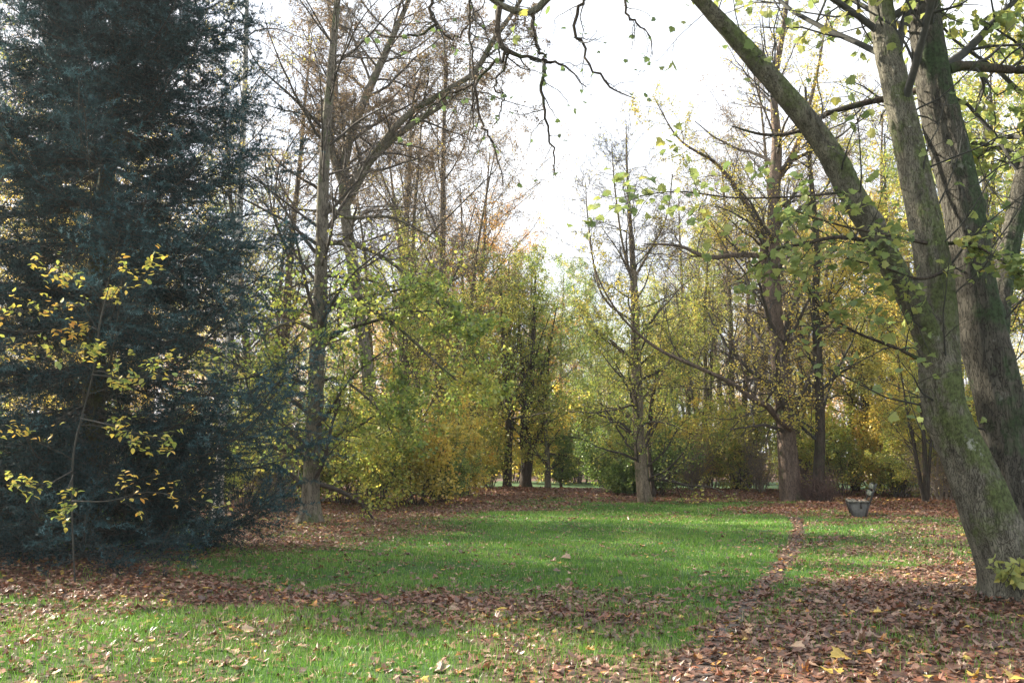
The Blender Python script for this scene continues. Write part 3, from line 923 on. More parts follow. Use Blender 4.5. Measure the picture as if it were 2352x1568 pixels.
GS = 'bushes along the edge of the clearing'
SHRUBS = [
    ('s_yg', 1335, 60, 1.7, .9, 'tall yellow-green bush at the middle of the back of the far glade'),
    ('s_gold', 1180, 58, 1.6, 2.9, 'tall golden bush seen between the dark trunk and the black forked trunk'),
    ('s_yg', 1440, 58, 1.6, 3.9, 'tall yellow-green bush at the right end of the back of the far glade'),
    ('s_gold', 960, 31, 1.05, .2, 'golden bush, largest of those at the left edge of the clearing'),
    ('s_gold', 1060, 36, .92, 1.4, 'golden bush next left of the black forked trunk'),
    ('s_yg', 860, 29, .95, 2.2, 'yellow-green bush just left of the largest golden bush'),
    ('s_yg', 790, 31, 1.0, 3.9, 'yellow-green bush right behind the grey trunk'),
    ('s_green', 700, 33, 1.3, .5, 'green bush left of the grey trunk'),
    ('s_bare', 640, 30, 1.1, 1.9, 'leafless brown bush at the right end of the blue spruce'),
    ('s_green', 1020, 33, .75, 4.8, 'small green bush at the foot of the golden bushes'),
    ('s_yg', 1130, 40, .9, 5.4, 'yellow-green bush touching the left side of the black forked trunk'),
    ('s_green', 1390, 47, 1.15, 1.2, 'light green bush at the right side of the far glade'),
    ('s_yg', 1420, 43, .85, 2.7, 'yellow-green bush left of the pale slender trunk'),
    ('s_green', 1500, 37, .9, .8, 'green bush hugging the foot of the pale slender trunk'),
    ('s_low', 1455, 38, 1.4, .8, 'low green bush just left of the foot of the pale slender trunk'),
    ('s_gold', 1560, 42, .95, 3.2, 'golden bush right of the pale slender trunk'),
    ('s_bare', 1590, 40, .95, .4, 'leafless grey bush midway between the pale slender trunk and the big brown trunk'),
    ('s_yg', 1630, 43, .9, 2.9, 'yellow-green bush behind the leafless grey bush'),
    ('s_yg', 1690, 41, 1.1, 1.7, 'yellow-green bush directly left of the big brown trunk'),
    ('s_bare', 1740, 39, .9, 4.4, 'leafless grey bush touching the left side of the big brown trunk'),
    ('s_yg', 1850, 42, 1.0, 5.0, 'yellow-green bush between the big brown trunk and the dark trunk'),
    ('s_yg', 1930, 38, .95, .1, 'yellow-green bush just left behind the park bench'),
    ('s_gold', 2010, 39, 1.05, 2.0, 'golden bush straight behind the park bench'),
    ('s_yg', 2060, 36, .8, 3.3, 'small yellow-green bush right behind the park bench'),
    ('s_yg', 2120, 37, 1.0, 4.0, 'yellow-green bush left of the large maple'),
    ('s_bare', 2160, 34, 1.0, 2.4, 'leafless brown bush left of the large maple'),
    ('s_gold', 2200, 40, 1.0, 5.8, 'golden bush right behind the left stem of the large maple'),
    ('s_yg', 2300, 38, 1.2, 1.1, 'yellow-green bush behind the dark stem of the large maple'),
    ('s_gold', 2420, 32, 1.1, .6, 'golden bush at the right edge of the picture'),
    ('s_yg', 560, 30, 1.0, 4.1, 'yellow-green bush behind the lower right of the blue spruce'),
    ('s_green', 400, 34, 1.2, 3.1, 'green bush glimpsed behind the foot of the blue spruce'),
    ('s_green', 90, 33, 1.2, 1.1, 'green bush glimpsed at left behind the blue spruce'),
    ('s_green', 1300, 72, 1.3, .1, 'green bush closing the far glade at the back'),
    ('s_yg', 1240, 62, 1.1, 2.1, 'yellow-green bush beyond the far glade on the left'),
]
for k, vx, Y, s, rz, lab in SHRUBS:
    place(k, vx, Y, s, rz, lab, GS)

# far wood: reads as one mass
fw = Geo()
rs = np.random.default_rng(77)
order = ['yg', 'gold', 'green', 'orange', 'bare']
srcs = {}
for k in order + ['s_yg', 's_gold', 's_bare']:
    for ch in PROTO[k].children:
        me = ch.data
        v = np.empty(len(me.vertices) * 3, np.float32); me.vertices.foreach_get('co', v); v = v.reshape(-1, 3)
        r = np.empty(len(v), np.float32); me.attributes['rnd'].data.foreach_get('value', r)
        li = np.empty(len(me.loops), np.int32); me.loops.foreach_get('vertex_index', li)
        tot = np.empty(len(me.polygons), np.int32); me.polygons.foreach_get('loop_total', tot)
        srcs.setdefault(k, []).append((ch.name.split('.')[0], v, r, li, int(tot[0])))
mats = [M['bark_brown'], M['twig'], M['yellow_green'], M['golden'], M['green'], M['orange'], M['brown']]
lm = {'yg': 2, 'gold': 3, 'green': 4, 'orange': 5, 'bare': 6, 's_yg': 2, 's_gold': 3, 's_bare': 6}
for i in range(44 + 56):
    k = order[rs.integers(0, 5)] if i < 44 else ['s_yg', 's_gold', 's_bare', 's_yg'][i % 4]
    Yd = rs.uniform(82, 112) if i < 44 else rs.uniform(74, 82)
    x = (-0.75 + 1.5 * (i + rs.uniform(0, 1)) / 44) * Yd if i < 44 else (-.70 + 1.4 * (i - 44 + rs.uniform(0, 1)) / 56) * Yd
    vx = x / Yd * FV + VW / 2
    s = rs.uniform(.75, 1.05) * (.8 if 1150 < vx < 1500 else 1.1)
    a = rs.uniform(0, 6.28); c_, s_ = math.cos(a), math.sin(a)
    R = np.array([[c_, -s_, 0], [s_, c_, 0], [0, 0, 1]])
    for nm, v, r, li, t in srcs[k]:
        if nm == 'branches' and not k.startswith('s_'):
            continue
        fw.add((v @ R.T) * s + np.array([x, Yd, 0]), li.reshape(-1, t), r, {'trunk': 0, 'stems': 1, 'branches': 1}.get(nm, lm[k]))
tag(obj('far_wood', fw, mats), 'far-off autumn wood closing the view behind the clearing', 'woodland', kind='stuff')

# ------------------------------------------------------------------ hand-placed trees
def vpath(vs, k, Yd=None):
    """vs rows: vx, vy, width in V units, depth"""
    pts, rr = [], []
    for row in vs:
        vx, vy, wv, Y = row if len(row) == 4 else (*row, Yd)
        p = P(vx, vy, Y)
        pts.append(p); rr.append(wv / 2 / FV * Y)
    return crom(pts, rr, k)


def rooted(limbs):
    """move world paths into the space of a root at the base of the first path"""
    b = limbs[0][0][0].copy()
    b[2] = float(H(b[0], b[1]))
    return b, [(p - b, q) for p, q in limbs]


# --- grey trunk tree at left (A)
A = [vpath([(708, 1212, 62, 23.2), (711, 1180, 46, 23.2), (714, 1100, 38, 23.2), (725, 900, 34, 23.2), (735, 700, 31, 23.2), (739, 550, 28, 23.2), (746, 350, 24, 23.2), (762, 150, 19, 23.2), (775, 0, 15, 23.2), (790, -200, 9, 23.2), (800, -380, 3, 23.2)], 70),
     vpath([(733, 560, 14, 23.2), (790, 560, 11, 23), (880, 590, 9, 22.8), (1000, 690, 6, 22.6), (1100, 790, 3, 22.4)], 26),
     vpath([(731, 700, 12, 23.2), (800, 690, 10, 23), (900, 740, 8, 22.6), (1010, 840, 5, 22.2), (1120, 930, 2, 22)], 26),
     vpath([(728, 760, 11, 23.2), (680, 740, 9, 23), (620, 760, 6, 22.8), (560, 820, 3, 22.6)], 20),
     vpath([(741, 460, 12, 23.2), (800, 500, 9, 23.4), (900, 500, 6, 23.6), (1020, 560, 3, 24)], 20),
     vpath([(724, 880, 9, 23.2), (780, 870, 7, 23), (860, 930, 5, 22.8), (910, 1010, 2, 22.6)], 20)]
b0, A = rooted(A)
rt = thing('maple_tree', b0, 'slender grey-trunked tree with drooping yellow-green branches, right of the blue spruce', 'tree')
make_parts(rt, A, [dict(n=34, t0=.16, ang=62, sd=14, lf=.26, rf=.36, up=.05, k=10, w=.10, trop=-.02, sides=5, fall=.55, rmin=.011, Lmax=3.8),
                   dict(n=9, t0=.12, ang=48, lf=.40, rf=.5, k=6, w=.17, trop=.0, sides=4, rmin=.006),
                   dict(n=7, t0=.1, ang=45, lf=.5, rf=.6, k=5, w=.2, trop=.0, sides=3, rmin=.0038), dict(n=4, t0=.1, ang=42, lf=.6, rf=.8, k=4, w=.25, sides=3, rmin=.003)],
           [dict(lvl=2, per=3, size=.10, tpl=TWO, spread=.06, rlo=0, rhi=.9, keep=lambda p: p[:, 2] < 6.0 + 1.2 * vnoise(p[:, 0], p[:, 1], 9, 1.0)),
            dict(lvl=1, per=2, size=.10, tpl=TWO, spread=.06, rlo=.1, rhi=.95, keep=lambda p: p[:, 2] < 7.5)],
           M['bark_grey'], M['twig'], 301, M['yellow_green'], trunk_sides=22, flare=.5)
# --- leaning double-limbed tree behind it (B)
B = [vpath([(868, 1130, 34, 31), (850, 900, 28, 31), (815, 650, 26, 31), (790, 450, 24, 31), (800, 330, 21, 31), (850, 200, 19, 31), (900, 90, 15, 31), (950, -30, 10, 31), (1000, -200, 4, 31)], 60),
     vpath([(795, 470, 21, 31), (850, 370, 19, 30.6), (930, 270, 16, 30), (1030, 205, 14, 29.5), (1090, 165, 13, 29.2), (1135, 90, 13, 29), (1190, 10, 9, 28.8), (1240, -80, 4, 28.6)], 40),
     vpath([(800, 430, 18, 31), (860, 360, 17, 30.6), (940, 290, 15, 30.2), (1028, 235, 12, 29.8)], 24),
     vpath([(793, 440, 20, 31), (760, 330, 17, 31), (770, 200, 13, 31), (760, 60, 9, 31), (740, -120, 4, 31)], 30)]
b0, B = rooted(B)
rt = thing('leaning_tree', b0, 'tall tree behind the grey trunk whose two parallel dark limbs lean up to the right', 'tree')
make_parts(rt, B, [dict(n=36, t0=.3, ang=55, sd=16, lf=.26, rf=.4, up=.1, k=10, w=.12, trop=.0, sides=5, fall=.45, rmin=.012, Lmax=4.0),
                   dict(n=9, t0=.1, ang=48, lf=.42, rf=.5, k=7, w=.17, trop=.0, sides=4, rmin=.006),
                   dict(n=8, t0=.1, ang=45, lf=.5, rf=.6, k=5, w=.2, trop=-.02, sides=3, rmin=.004), dict(n=4, t0=.1, ang=42, lf=.6, rf=.8, k=4, w=.25, sides=3, rmin=.0035)],
           [dict(lvl=3, per=2, size=.07, tpl=DIAMOND, spread=.03, rlo=0, rhi=.85)],
           M['bark_grey'], M['twig'], 311, M['brown'], trunk_sides=16, flare=.4, rough=.07)

# --- pale slender tree in the centre right (C)
C = [vpath([(1484, 1158, 42, 33.8), (1478, 1120, 36, 33.8), (1468, 1000, 30, 33.8), (1461, 800, 26, 33.8), (1456, 650, 18, 33.8), (1447, 500, 10, 33.8), (1441, 400, 6, 33.8), (1438, 290, 3, 33.8)], 60),
     vpath([(1456, 660, 8, 33.8), (1430, 560, 6, 33.8), (1412, 430, 4, 33.8), (1405, 330, 2, 33.8)], 24),
     vpath([(1456, 640, 8, 33.8), (1485, 590, 6, 33.8), (1530, 500, 4, 33.8), (1545, 400, 3, 33.8)], 24),
     vpath([(1459, 740, 7, 33.8), (1400, 700, 6, 33.4), (1370, 640, 5, 33.2), (1350, 500, 3.5, 33), (1345, 420, 2, 33)], 26),
     vpath([(1462, 850, 8, 33.8), (1400, 780, 6, 33.4), (1340, 740, 3, 33)], 20),
     vpath([(1466, 930, 9, 33.8), (1520, 860, 7, 33.9), (1560, 780, 3, 34)], 20)]
b0, C = rooted(C)
C = [(p, q * .86) for p, q in C]
rt = thing('slender_tree', b0, 'pale slender-trunked tree standing in the middle right with upright bare top against the sky', 'tree')
make_parts(rt, C, [dict(n=48, t0=.14, ang=60, sd=18, lf=.30, rf=.30, up=.0, k=9, w=.16, trop=.03, sides=4, fall=.5, rmin=.010, Lmax=3.4),
                   dict(n=7, t0=.12, ang=40, lf=.42, rf=.5, k=6, w=.14, trop=.04, sides=3, rmin=.006),
                   dict(n=6, t0=.1, ang=40, lf=.5, rf=.6, k=4, w=.18, trop=.02, sides=3, rmin=.004), dict(n=4, t0=.1, ang=42, lf=.6, rf=.8, k=4, w=.25, sides=3, rmin=.0035)],
           [dict(lvl=2, per=3, size=.085, tpl=TWO, spread=.06, rlo=.1, rhi=.9, keep=lambda p: p[:, 2] < 7.5 + vnoise(p[:, 0], p[:, 1], 9, 1.0)),
            dict(lvl=1, per=2, size=.06, tpl=DIAMOND, spread=.06, rlo=.4, rhi=1)],
           bark('bark_pale', (.06, .05, .035), (.36, .29, .21), .35, (.09, .11, .04), scale=7, bump=.5), M['twig'], 321, M['yellow_green'], trunk_sides=20, flare=.3, rough=.08)

# --- big brown trunk with the long low limb (D)
D_ = [vpath([(1820, 1160, 60, 34), (1816, 1130, 52, 34), (1806, 1000, 45, 34), (1797, 900, 42, 34), (1786, 780, 38, 34), (1776, 650, 35, 34), (1779, 450, 31, 34), (1784, 330, 26, 34), (1778, 200, 18, 34), (1800, 60, 13, 34), (1820, -120, 5, 34)], 66),
      vpath([(1816, 985, 17, 33.6), (1790, 965, 15, 33), (1762, 932, 16, 32.5), (1735, 920, 13, 32), (1680, 880, 12, 31.5), (1600, 842, 10, 31), (1510, 800, 8, 30.5), (1430, 730, 6, 30), (1375, 640, 4, 29.7), (1350, 540, 2, 29.5)], 50),
      vpath([(1772, 590, 15, 34), (1700, 585, 13, 33.6), (1625, 590, 11, 33.2), (1560, 565, 8, 33), (1480, 560, 3, 32.8)], 30),
      vpath([(1768, 760, 22, 34.3), (1758, 640, 20, 34.4), (1750, 540, 17, 34.4), (1722, 480, 14, 34.4), (1650, 380, 9, 34.4), (1560, 320, 5, 34.4), (1500, 220, 2, 34.4)], 36),
      vpath([(1783, 420, 14, 34), (1830, 330, 11, 34), (1870, 200, 8, 34), (1900, 40, 4, 34)], 30),
      vpath([(1752, 930, 6, 32.5), (1720, 890, 5, 32.3), (1690, 800, 4, 32.1), (1650, 740, 2, 32)], 20),
      vpath([(1790, 800, 9, 34), (1850, 760, 8, 33.6), (1900, 750, 6, 33.2), (1960, 690, 3, 33)], 22)]
b0, D_ = rooted(D_)
D_ = [(p, q * .9) for p, q in D_]
rt = thing('brown_tree', b0, 'big reddish-brown trunk right of centre with a long low limb sweeping left', 'tree')
make_parts(rt, D_, [dict(n=30, t0=.2, ang=52, sd=15, lf=.26, rf=.36, up=.1, k=10, w=.14, trop=.02, sides=5, fall=.45, rmin=.011, Lmax=4.2),
                    dict(n=8, t0=.1, ang=48, lf=.42, rf=.5, k=6, w=.19, trop=.0, sides=4, rmin=.006),
                    dict(n=7, t0=.1, ang=45, lf=.5, rf=.6, k=5, w=.2, trop=-.0, sides=3, rmin=.004), dict(n=4, t0=.1, ang=42, lf=.6, rf=.8, k=4, w=.25, sides=3, rmin=.0035)],
           [dict(lvl=2, per=3, size=.085, tpl=DIAMOND, spread=.06, rlo=.0, rhi=.8, keep=lambda p: (vnoise(p[:, 0] + p[:, 2], p[:, 1] + p[:, 2] * .5, 9, 1.5) > -.1))],
           bark('bark_reddish', (.06, .045, .034), (.25, .185, .145), .12, (.10, .12, .05), scale=7, bump=.6), M['twig'], 331, M['golden'], trunk_sides=22, flare=.25, rough=.07)

# --- dark trunk with basal shoots (E)
E = [vpath([(1880, 1158, 44, 33.5), (1880, 1120, 34, 33.5), (1884, 1000, 26, 33.5), (1880, 850, 24, 33.5), (1873, 700, 20, 33.5), (1876, 560, 17, 33.5), (1862, 400, 12, 33.5), (1850, 200, 6, 33.5)], 50),
     vpath([(1877, 720, 11, 33.5), (1930, 640, 9, 33.5), (1960, 560, 6, 33.5), (2000, 440, 2, 33.5)], 24),
     vpath([(1883, 900, 9, 33.5), (1940, 850, 7, 33.3), (2010, 830, 4, 33)], 20)]
b0, E = rooted(E)
E = [(p, q * .85) for p, q in E]
rt = thing('dark_tree', b0, 'dark upright trunk with brown shoots at its foot, between brown trunk and bench', 'tree')
make_parts(rt, E, [dict(n=16, t0=.25, ang=55, sd=15, lf=.24, rf=.38, up=.1, k=9, w=.13, trop=.03, sides=4, fall=.5, rmin=.011, Lmax=3.6),
                   dict(n=8, t0=.1, ang=48, lf=.42, rf=.5, k=6, w=.18, sides=3, rmin=.006),
                   dict(n=6, t0=.1, ang=45, lf=.5, rf=.6, k=4, w=.2, sides=3, rmin=.004)],
           [dict(lvl=2, per=5, size=.09, tpl=TWO, spread=.07)],
           M['bark_dark'], M['twig_dark'], 341, M['golden'], trunk_sides=16, flare=.3)
rs = np.random.default_rng(12)
n = 260
a = rs.uniform(0, 6.28, n); q = rs.uniform(.15, .5, n)
S = np.column_stack([np.cos(a) * q, np.sin(a) * q, np.full(n, -.02)])
Dd = np.column_stack([np.cos(a) * .3, np.sin(a) * .3, np.ones(n)])
p, q = grow(S, Dd, rs.uniform(.4, 1.5, n), np.full(n, .008), 6, .25, .02, .3, rs)
g = Geo(); tubes(g, p, q, 3)
S, Dd, L, R = spawn(p, q, 4, .2, 1, 50, 10, .45, .6, rs, rmin=.004)
p, q = grow(S, Dd, L, R, 4, .25, 0, .4, rs); tubes(g, p, q, 3)
obj('basal_shoots', g, plain('shoot_bark', (.05, .03, .025), (.17, .10, .08), 10), rt)

# --- birch behind the spruces
Bi = [vpath([(500, 1195, 26, 24.5), (503, 1120, 21, 24.5), (514, 950, 19, 24.5), (527, 800, 18, 24.5), (540, 640, 17, 24.5), (553, 430, 15, 24.5), (562, 200, 13, 24.5), (567, 0, 10, 24.5), (570, -200, 6, 24.5), (575, -350, 2, 24.5)], 60)]
b0, Bi = rooted(Bi)
rt = thing('birch_tree', b0, 'white-barked birch stem standing close behind the right side of the blue spruce', 'tree')
make_parts(rt, Bi, [dict(n=34, t0=.3, ang=45, lf=.15, rf=.35, up=.2, k=8, w=.12, trop=-.03, sides=4, rmin=.010),
                    dict(n=8, t0=.1, ang=45, lf=.45, rf=.5, k=6, w=.15, trop=-.08, sides=3, rmin=.005),
                    dict(n=6, t0=.1, ang=40, lf=.5, rf=.6, k=4, w=.15, trop=-.1, sides=3, rmin=.0035)],
           [dict(lvl=2, per=3, size=.05, tpl=DIAMOND, spread=.03, rlo=.4, rhi=1)], M['bark_birch'], M['twig'], 351, M['yellow_green'], trunk_sides=14, flare=.3, rough=.03)

# --- black forked trunk in the centre
Fk = [vpath([(1207, 1136, 46, 42), (1206, 1110, 26, 42), (1212, 1050, 24, 42), (1214, 1000, 19, 42), (1217, 930, 16, 42), (1222, 850, 13, 42), (1226, 740, 9, 42), (1230, 620, 3, 42)], 50),
      vpath([(1212, 1060, 16, 42), (1228, 1020, 13, 42), (1245, 970, 11, 42), (1254, 900, 8, 42), (1262, 800, 5, 42), (1280, 700, 2, 42)], 30),
      vpath([(1206, 1070, 15, 42), (1200, 1000, 13, 42.2), (1204, 900, 11, 42.2), (1196, 800, 6, 42.2), (1190, 680, 2, 42.2)], 30)]
b0, Fk = rooted(Fk)
rt = thing('forked_tree', b0, 'black forked trunk at the centre beside the opening to the far glade', 'tree')
make_parts(rt, Fk, [dict(n=22, t0=.3, ang=56, lf=.38, rf=.4, up=.1, k=8, w=.13, trop=.04, sides=4, rmin=.011),
                    dict(n=8, t0=.1, ang=45, lf=.42, rf=.5, k=6, w=.18, sides=3, rmin=.007),
                    dict(n=5, t0=.1, ang=45, lf=.5, rf=.6, k=4, w=.2, sides=3, rmin=.005)],
           [dict(lvl=2, per=4, size=.10, tpl=TWO, spread=.08, rlo=0, rhi=.8)], M['bark_dark'], M['twig_dark'], 361, M['yellow_green'], trunk_sides=16, flare=.6)
# slim birch just behind the fork, and the young trunks of the opening
for nm, vs, bk, lab, leafk, sd_ in [
    ('birch_tree', [(1203, 1128, 15, 44), (1205, 1000, 13, 44), (1212, 880, 11, 44), (1218, 760, 8, 44), (1222, 600, 3, 44)], 'bark_birch', 'pale mottled birch stem rising right behind the black forked trunk', 'yellow_green', 371),
    ('young_tree', [(1259, 1136, 18, 41), (1258, 1110, 14, 41), (1257, 1040, 12, 41), (1250, 960, 8, 41), (1246, 860, 3, 41)], 'bark_grey', 'short straight grey trunk standing alone in the opening to the far glade', 'yellow_green', 372),
    ('young_tree', [(1293, 1134, 8, 41.5), (1288, 1110, 6, 41.5), (1291, 1080, 5, 41.5), (1296, 1000, 2, 41.5)], 'bark_grey', 'thin bent sapling with pale leaves right of the short straight trunk', 'green', 373),
    ('young_tree', [(1165, 1128, 20, 41), (1168, 1000, 16, 41), (1164, 900, 14, 41), (1155, 780, 9, 41), (1150, 640, 3, 41)], 'bark_dark', 'straight dark trunk next left of the black forked trunk', 'yellow_green', 374),
    ('young_tree', [(1082, 1120, 18, 45), (1086, 900, 15, 45), (1092, 760, 12, 45), (1105, 640, 7, 45), (1118, 500, 3, 45)], 'bark_grey', 'tall grey trunk standing behind the golden bushes', 'orange', 375),
    ('young_tree', [(2058, 1118, 11, 37), (2055, 1050, 9, 37), (2062, 940, 7, 37), (2070, 800, 3, 37)], 'bark_brown', 'left one of the two thin brown trunks right of the park bench', 'golden', 376),
    ('young_tree', [(2076, 1118, 10, 37.4), (2082, 1040, 8, 37.4), (2080, 900, 5, 37.4), (2090, 760, 2, 37.4)], 'bark_brown', 'right one of the two thin brown trunks right of the park bench', 'golden', 377),
    ('young_tree', [(1500, 1130, 11, 36), (1490, 1000, 9, 36), (1505, 880, 7, 36), (1530, 780, 3, 36)], 'bark_dark', 'thin dark leaning stem close behind the pale slender trunk', 'yellow_green', 378),
    ('young_tree', [(955, 1110, 13, 40), (958, 950, 11, 40), (950, 800, 9, 40), (960, 640, 4, 40)], 'bark_dark', 'dark thin trunk seen through the top of the largest golden bush', 'golden', 379),
    ('young_tree', [(2330, 1120, 22, 32), (2310, 900, 18, 32), (2290, 650, 14, 32), (2280, 400, 8, 32), (2275, 150, 3, 32)], 'bark_dark', 'dark trunk standing behind the right stem of the large maple', 'yellow_green', 380),
]:
    L_ = [vpath(vs, 40)]
    b0, L_ = rooted(L_)
    L_[0][0][0][2] = min(L_[0][0][0][2], -.1)
    rt = thing(nm, b0, lab, 'tree')
    make_parts(rt, L_, [dict(n=20, t0=.34, ang=56, lf=.34, rf=.4, up=.1, k=7, w=.13, trop=.03, sides=4, rmin=.009),
                        dict(n=7, t0=.1, ang=45, lf=.42, rf=.5, k=5, w=.18, sides=3, rmin=.006),
                        dict(n=5, t0=.1, ang=45, lf=.5, rf=.6, k=4, w=.2, sides=3, rmin=.0045)],
               [dict(lvl=2, per=5, size=.085, tpl=TWO, spread=.07)], M[bk], M['twig'], sd_, M[leafk], trunk_sides=12, flare=.35)
# pale stake
g = Geo(); p, q = vpath([(2079, 1128, 6, 36.5), (2082, 1105, 5, 36.5), (2086, 1088, 4, 36.5)], 8); b0, LL = rooted([(p, q)])
LL[0][0][0][2] = -.05
trunk_tube(g, *LL[0], sides=8, seed=4)
v_end = len(LL[0][0])
o = obj('dead_stem', g, plain('pale_dead_wood', (.45, .42, .36), (.7, .67, .6), 10)); o.location = b0
tag(o, 'short pale dead stem standing upright right of the two thin brown trunks', 'dead stem')

# ------------------------------------------------------------------ the large maple at right
YF = 10.5
Fm1 = [vpath([(2362, 1440, 215, 10.4), (2348, 1380, 180, 10.4), (2334, 1324, 152, 10.4), (2284, 1209, 130, 10.4), (2228, 1074, 112, 10.4), (2178, 960, 100, 10.4), (2163, 880, 98, 10.4), (2158, 760, 90, 10.45), (2150, 640, 84, 10.5), (2125, 500, 78, 10.5), (2092, 350, 74, 10.6), (2062, 220, 68, 10.6), (2035, 100, 62, 10.7), (2022, 0, 58, 10.8), (2005, -150, 50, 11), (1990, -320, 40, 11.2), (1970, -600, 22, 11.5), (1960, -850, 5, 11.8)], 130),
       vpath([(2172, 905, 60, 10.4), (2140, 800, 66, 10.35), (2100, 705, 62, 10.25), (2045, 605, 61, 10.1), (2000, 520, 62, 10.0), (1950, 435, 60, 9.9), (1895, 335, 58, 9.8), (1840, 262, 54, 9.7), (1770, 180, 50, 9.6), (1700, 100, 46, 9.5), (1640, 35, 40, 9.4), (1590, -20, 36, 9.3), (1500, -95, 30, 9.2), (1400, -110, 26, 9.1), (1310, -50, 22, 9.0), (1262, -8, 20, 9.0), (1228, 24, 19, 9.0), (1190, 27, 17, 9.0), (1135, 2, 15, 9.0), (1080, -50, 12, 9.0), (1000, -120, 6, 9.0)], 120)]
Fm2 = [vpath([(2400, 1440, 185, 10.75), (2375, 1330, 150, 10.75), (2342, 1200, 118, 10.75), (2318, 1050, 104, 10.8), (2292, 900, 108, 10.8), (2258, 760, 110, 10.85), (2236, 640, 100, 10.9), (2218, 500, 92, 10.9), (2185, 350, 92, 11), (2152, 220, 88, 11), (2132, 100, 80, 11), (2118, 0, 76, 11.1), (2100, -150, 66, 11.2), (2085, -350, 50, 11.3), (2060, -620, 26, 11.4), (2040, -850, 5, 11.5)], 120),
       vpath([(2290, 960, 70, 11.0), (2285, 820, 64, 11.2), (2298, 680, 56, 11.3), (2320, 560, 50, 11.4), (2345, 440, 46, 11.5), (2365, 330, 42, 11.6), (2385, 100, 34, 11.8), (2400, -200, 20, 12)], 60)]
Fl = [vpath([(2180, 160, 26, 11), (2215, 152, 25, 11), (2290, 158, 22, 11), (2352, 160, 20, 11), (2440, 140, 15, 11.1), (2560, 100, 6, 11.2)], 30),
      vpath([(2140, 190, 20, 11.1), (2080, 218, 17, 11.3), (1990, 236, 15, 11.4), (1900, 262, 12, 11.5), (1840, 300, 9, 11.6), (1760, 310, 7, 11.7), (1680, 290, 3, 11.8)], 34),
      vpath([(2040, 600, 14, 10.1), (1990, 556, 11, 9.9), (1920, 545, 9, 9.7), (1850, 560, 7, 9.5), (1780, 575, 5, 9.4), (1700, 640, 2, 9.3)], 30),
      vpath([(2140, 840, 10, 10.4), (2060, 800, 8, 10.1), (1960, 760, 6, 9.8), (1880, 700, 4, 9.5), (1830, 610, 2, 9.3)], 26),
      vpath([(2135, 560, 9, 10.4), (2060, 545, 7, 9.9), (1960, 525, 5, 9.5), (1870, 500, 4, 9.1), (1790, 470, 2, 8.8)], 26),
      vpath([(2190, 610, 9, 10.4), (2120, 640, 7, 9.9), (2030, 615, 5, 9.5), (1930, 590, 2, 9.2)], 26),
      vpath([(1950, 440, 7, 9.9), (1850, 450, 5, 9.3), (1700, 455, 4, 8.8), (1560, 440, 3, 8.3), (1470, 450, 2, 8.0)], 26),
      vpath([(2170, 560, 9, 10.5), (2230, 560, 7, 10.2), (2300, 600, 4, 10.0), (2352, 640, 2, 9.8)], 22)]


def over(vs, k=22, Y=9.0):
    return vpath([(a, b_, c, Y) for a, b_, c in vs], k)


OV = [over([(1155, 0, 14), (1148, 15, 13), (1141, 80, 13), (1168, 118, 12), (1205, 133, 8), (1251, 143, 8), (1283, 145, 6), (1313, 165, 4), (1345, 200, 2)]),
      over([(1251, 143, 8), (1246, 215, 7), (1256, 295, 5), (1271, 350, 4), (1271, 400, 2)]),
      over([(1219, 30, 9), (1229, 90, 7), (1240, 118, 6), (1251, 143, 5)]),
      over([(1166, 118, 9), (1129, 150, 8), (1094, 195, 7), (1104, 280, 6), (1129, 320, 5), (1154, 425, 2)]),
      over([(1096, 193, 6), (1034, 215, 5), (984, 255, 3), (930, 330, 2)]),
      over([(991, -60, 10), (991, 0, 9), (994, 45, 9), (1004, 55, 8), (959, 82, 6), (900, 84, 4), (854, 78, 2)]),
      over([(1090, -30, 7), (1079, 30, 6), (1084, 125, 5), (1089, 220, 4), (1080, 330, 2)]),
      over([(1400, -80, 10), (1349, 0, 8), (1326, 20, 8), (1316, 85, 7), (1339, 100, 6), (1354, 150, 5), (1389, 180, 5), (1404, 205, 4), (1459, 220, 2)]),
      over([(1430, -90, 7), (1433, 10, 6), (1459, 55, 5), (1484, 75, 3), (1500, 130, 2)]),
      over([(1172, 120, 6), (1150, 165, 5), (1136, 205, 4), (1158, 225, 4), (1140, 285, 2)]),
      over([(1004, 55, 6), (1040, 90, 5), (1075, 60, 4), (1110, 10, 3), (1130, -20, 2)], Y=9.1)]
b0 = Fm1[0][0][0].copy(); b0[2] = float(H(b0[0], b0[1]))
rt = thing('large_maple', b0, 'large multi-stemmed mossy maple at the right edge with one limb leaning far left overhead', 'tree')
off = lambda L: [(p - b0, q) for p, q in L]
g = Geo()
for j, (p, q) in enumerate(off(Fm1)):
    p, q = crom(p, q, 330)
    trunk_tube(g, p, q * .94, 96 if j == 0 else 64, 401 + j, .05, .9 if j == 0 else 0, ridges=.06)
obj('trunk', g, M['bark_maple'], rt)
g = Geo()
for j, (p, q) in enumerate(off(Fm2)):
    p, q = crom(p, q, 330)
    trunk_tube(g, p, q * .95, 96 if j == 0 else 56, 411 + j, .05, .9 if j == 0 else 0, ridges=.055)
obj('shaded_stem', g, M['bark_maple_shaded'], rt)['label'] = 'right-hand stem, brown bark darkened as in shade, with green side'
for j, (p, q) in enumerate(off(Fl)):
    g = Geo(); trunk_tube(g, p, q, 10, 421 + j, .08); obj('limb', g, M['bark_dark'], rt)
for j, (p, q) in enumerate(off(OV)):
    p = p + rng.normal(size=p.shape) * .012
    g = Geo(); trunk_tube(g, p, q * 1.05, 8, 441 + j, .10); obj('hanging_limb', g, M['bark_dark'], rt)
r_ = np.random.default_rng(61)
g = Geo(); gl = Geo()
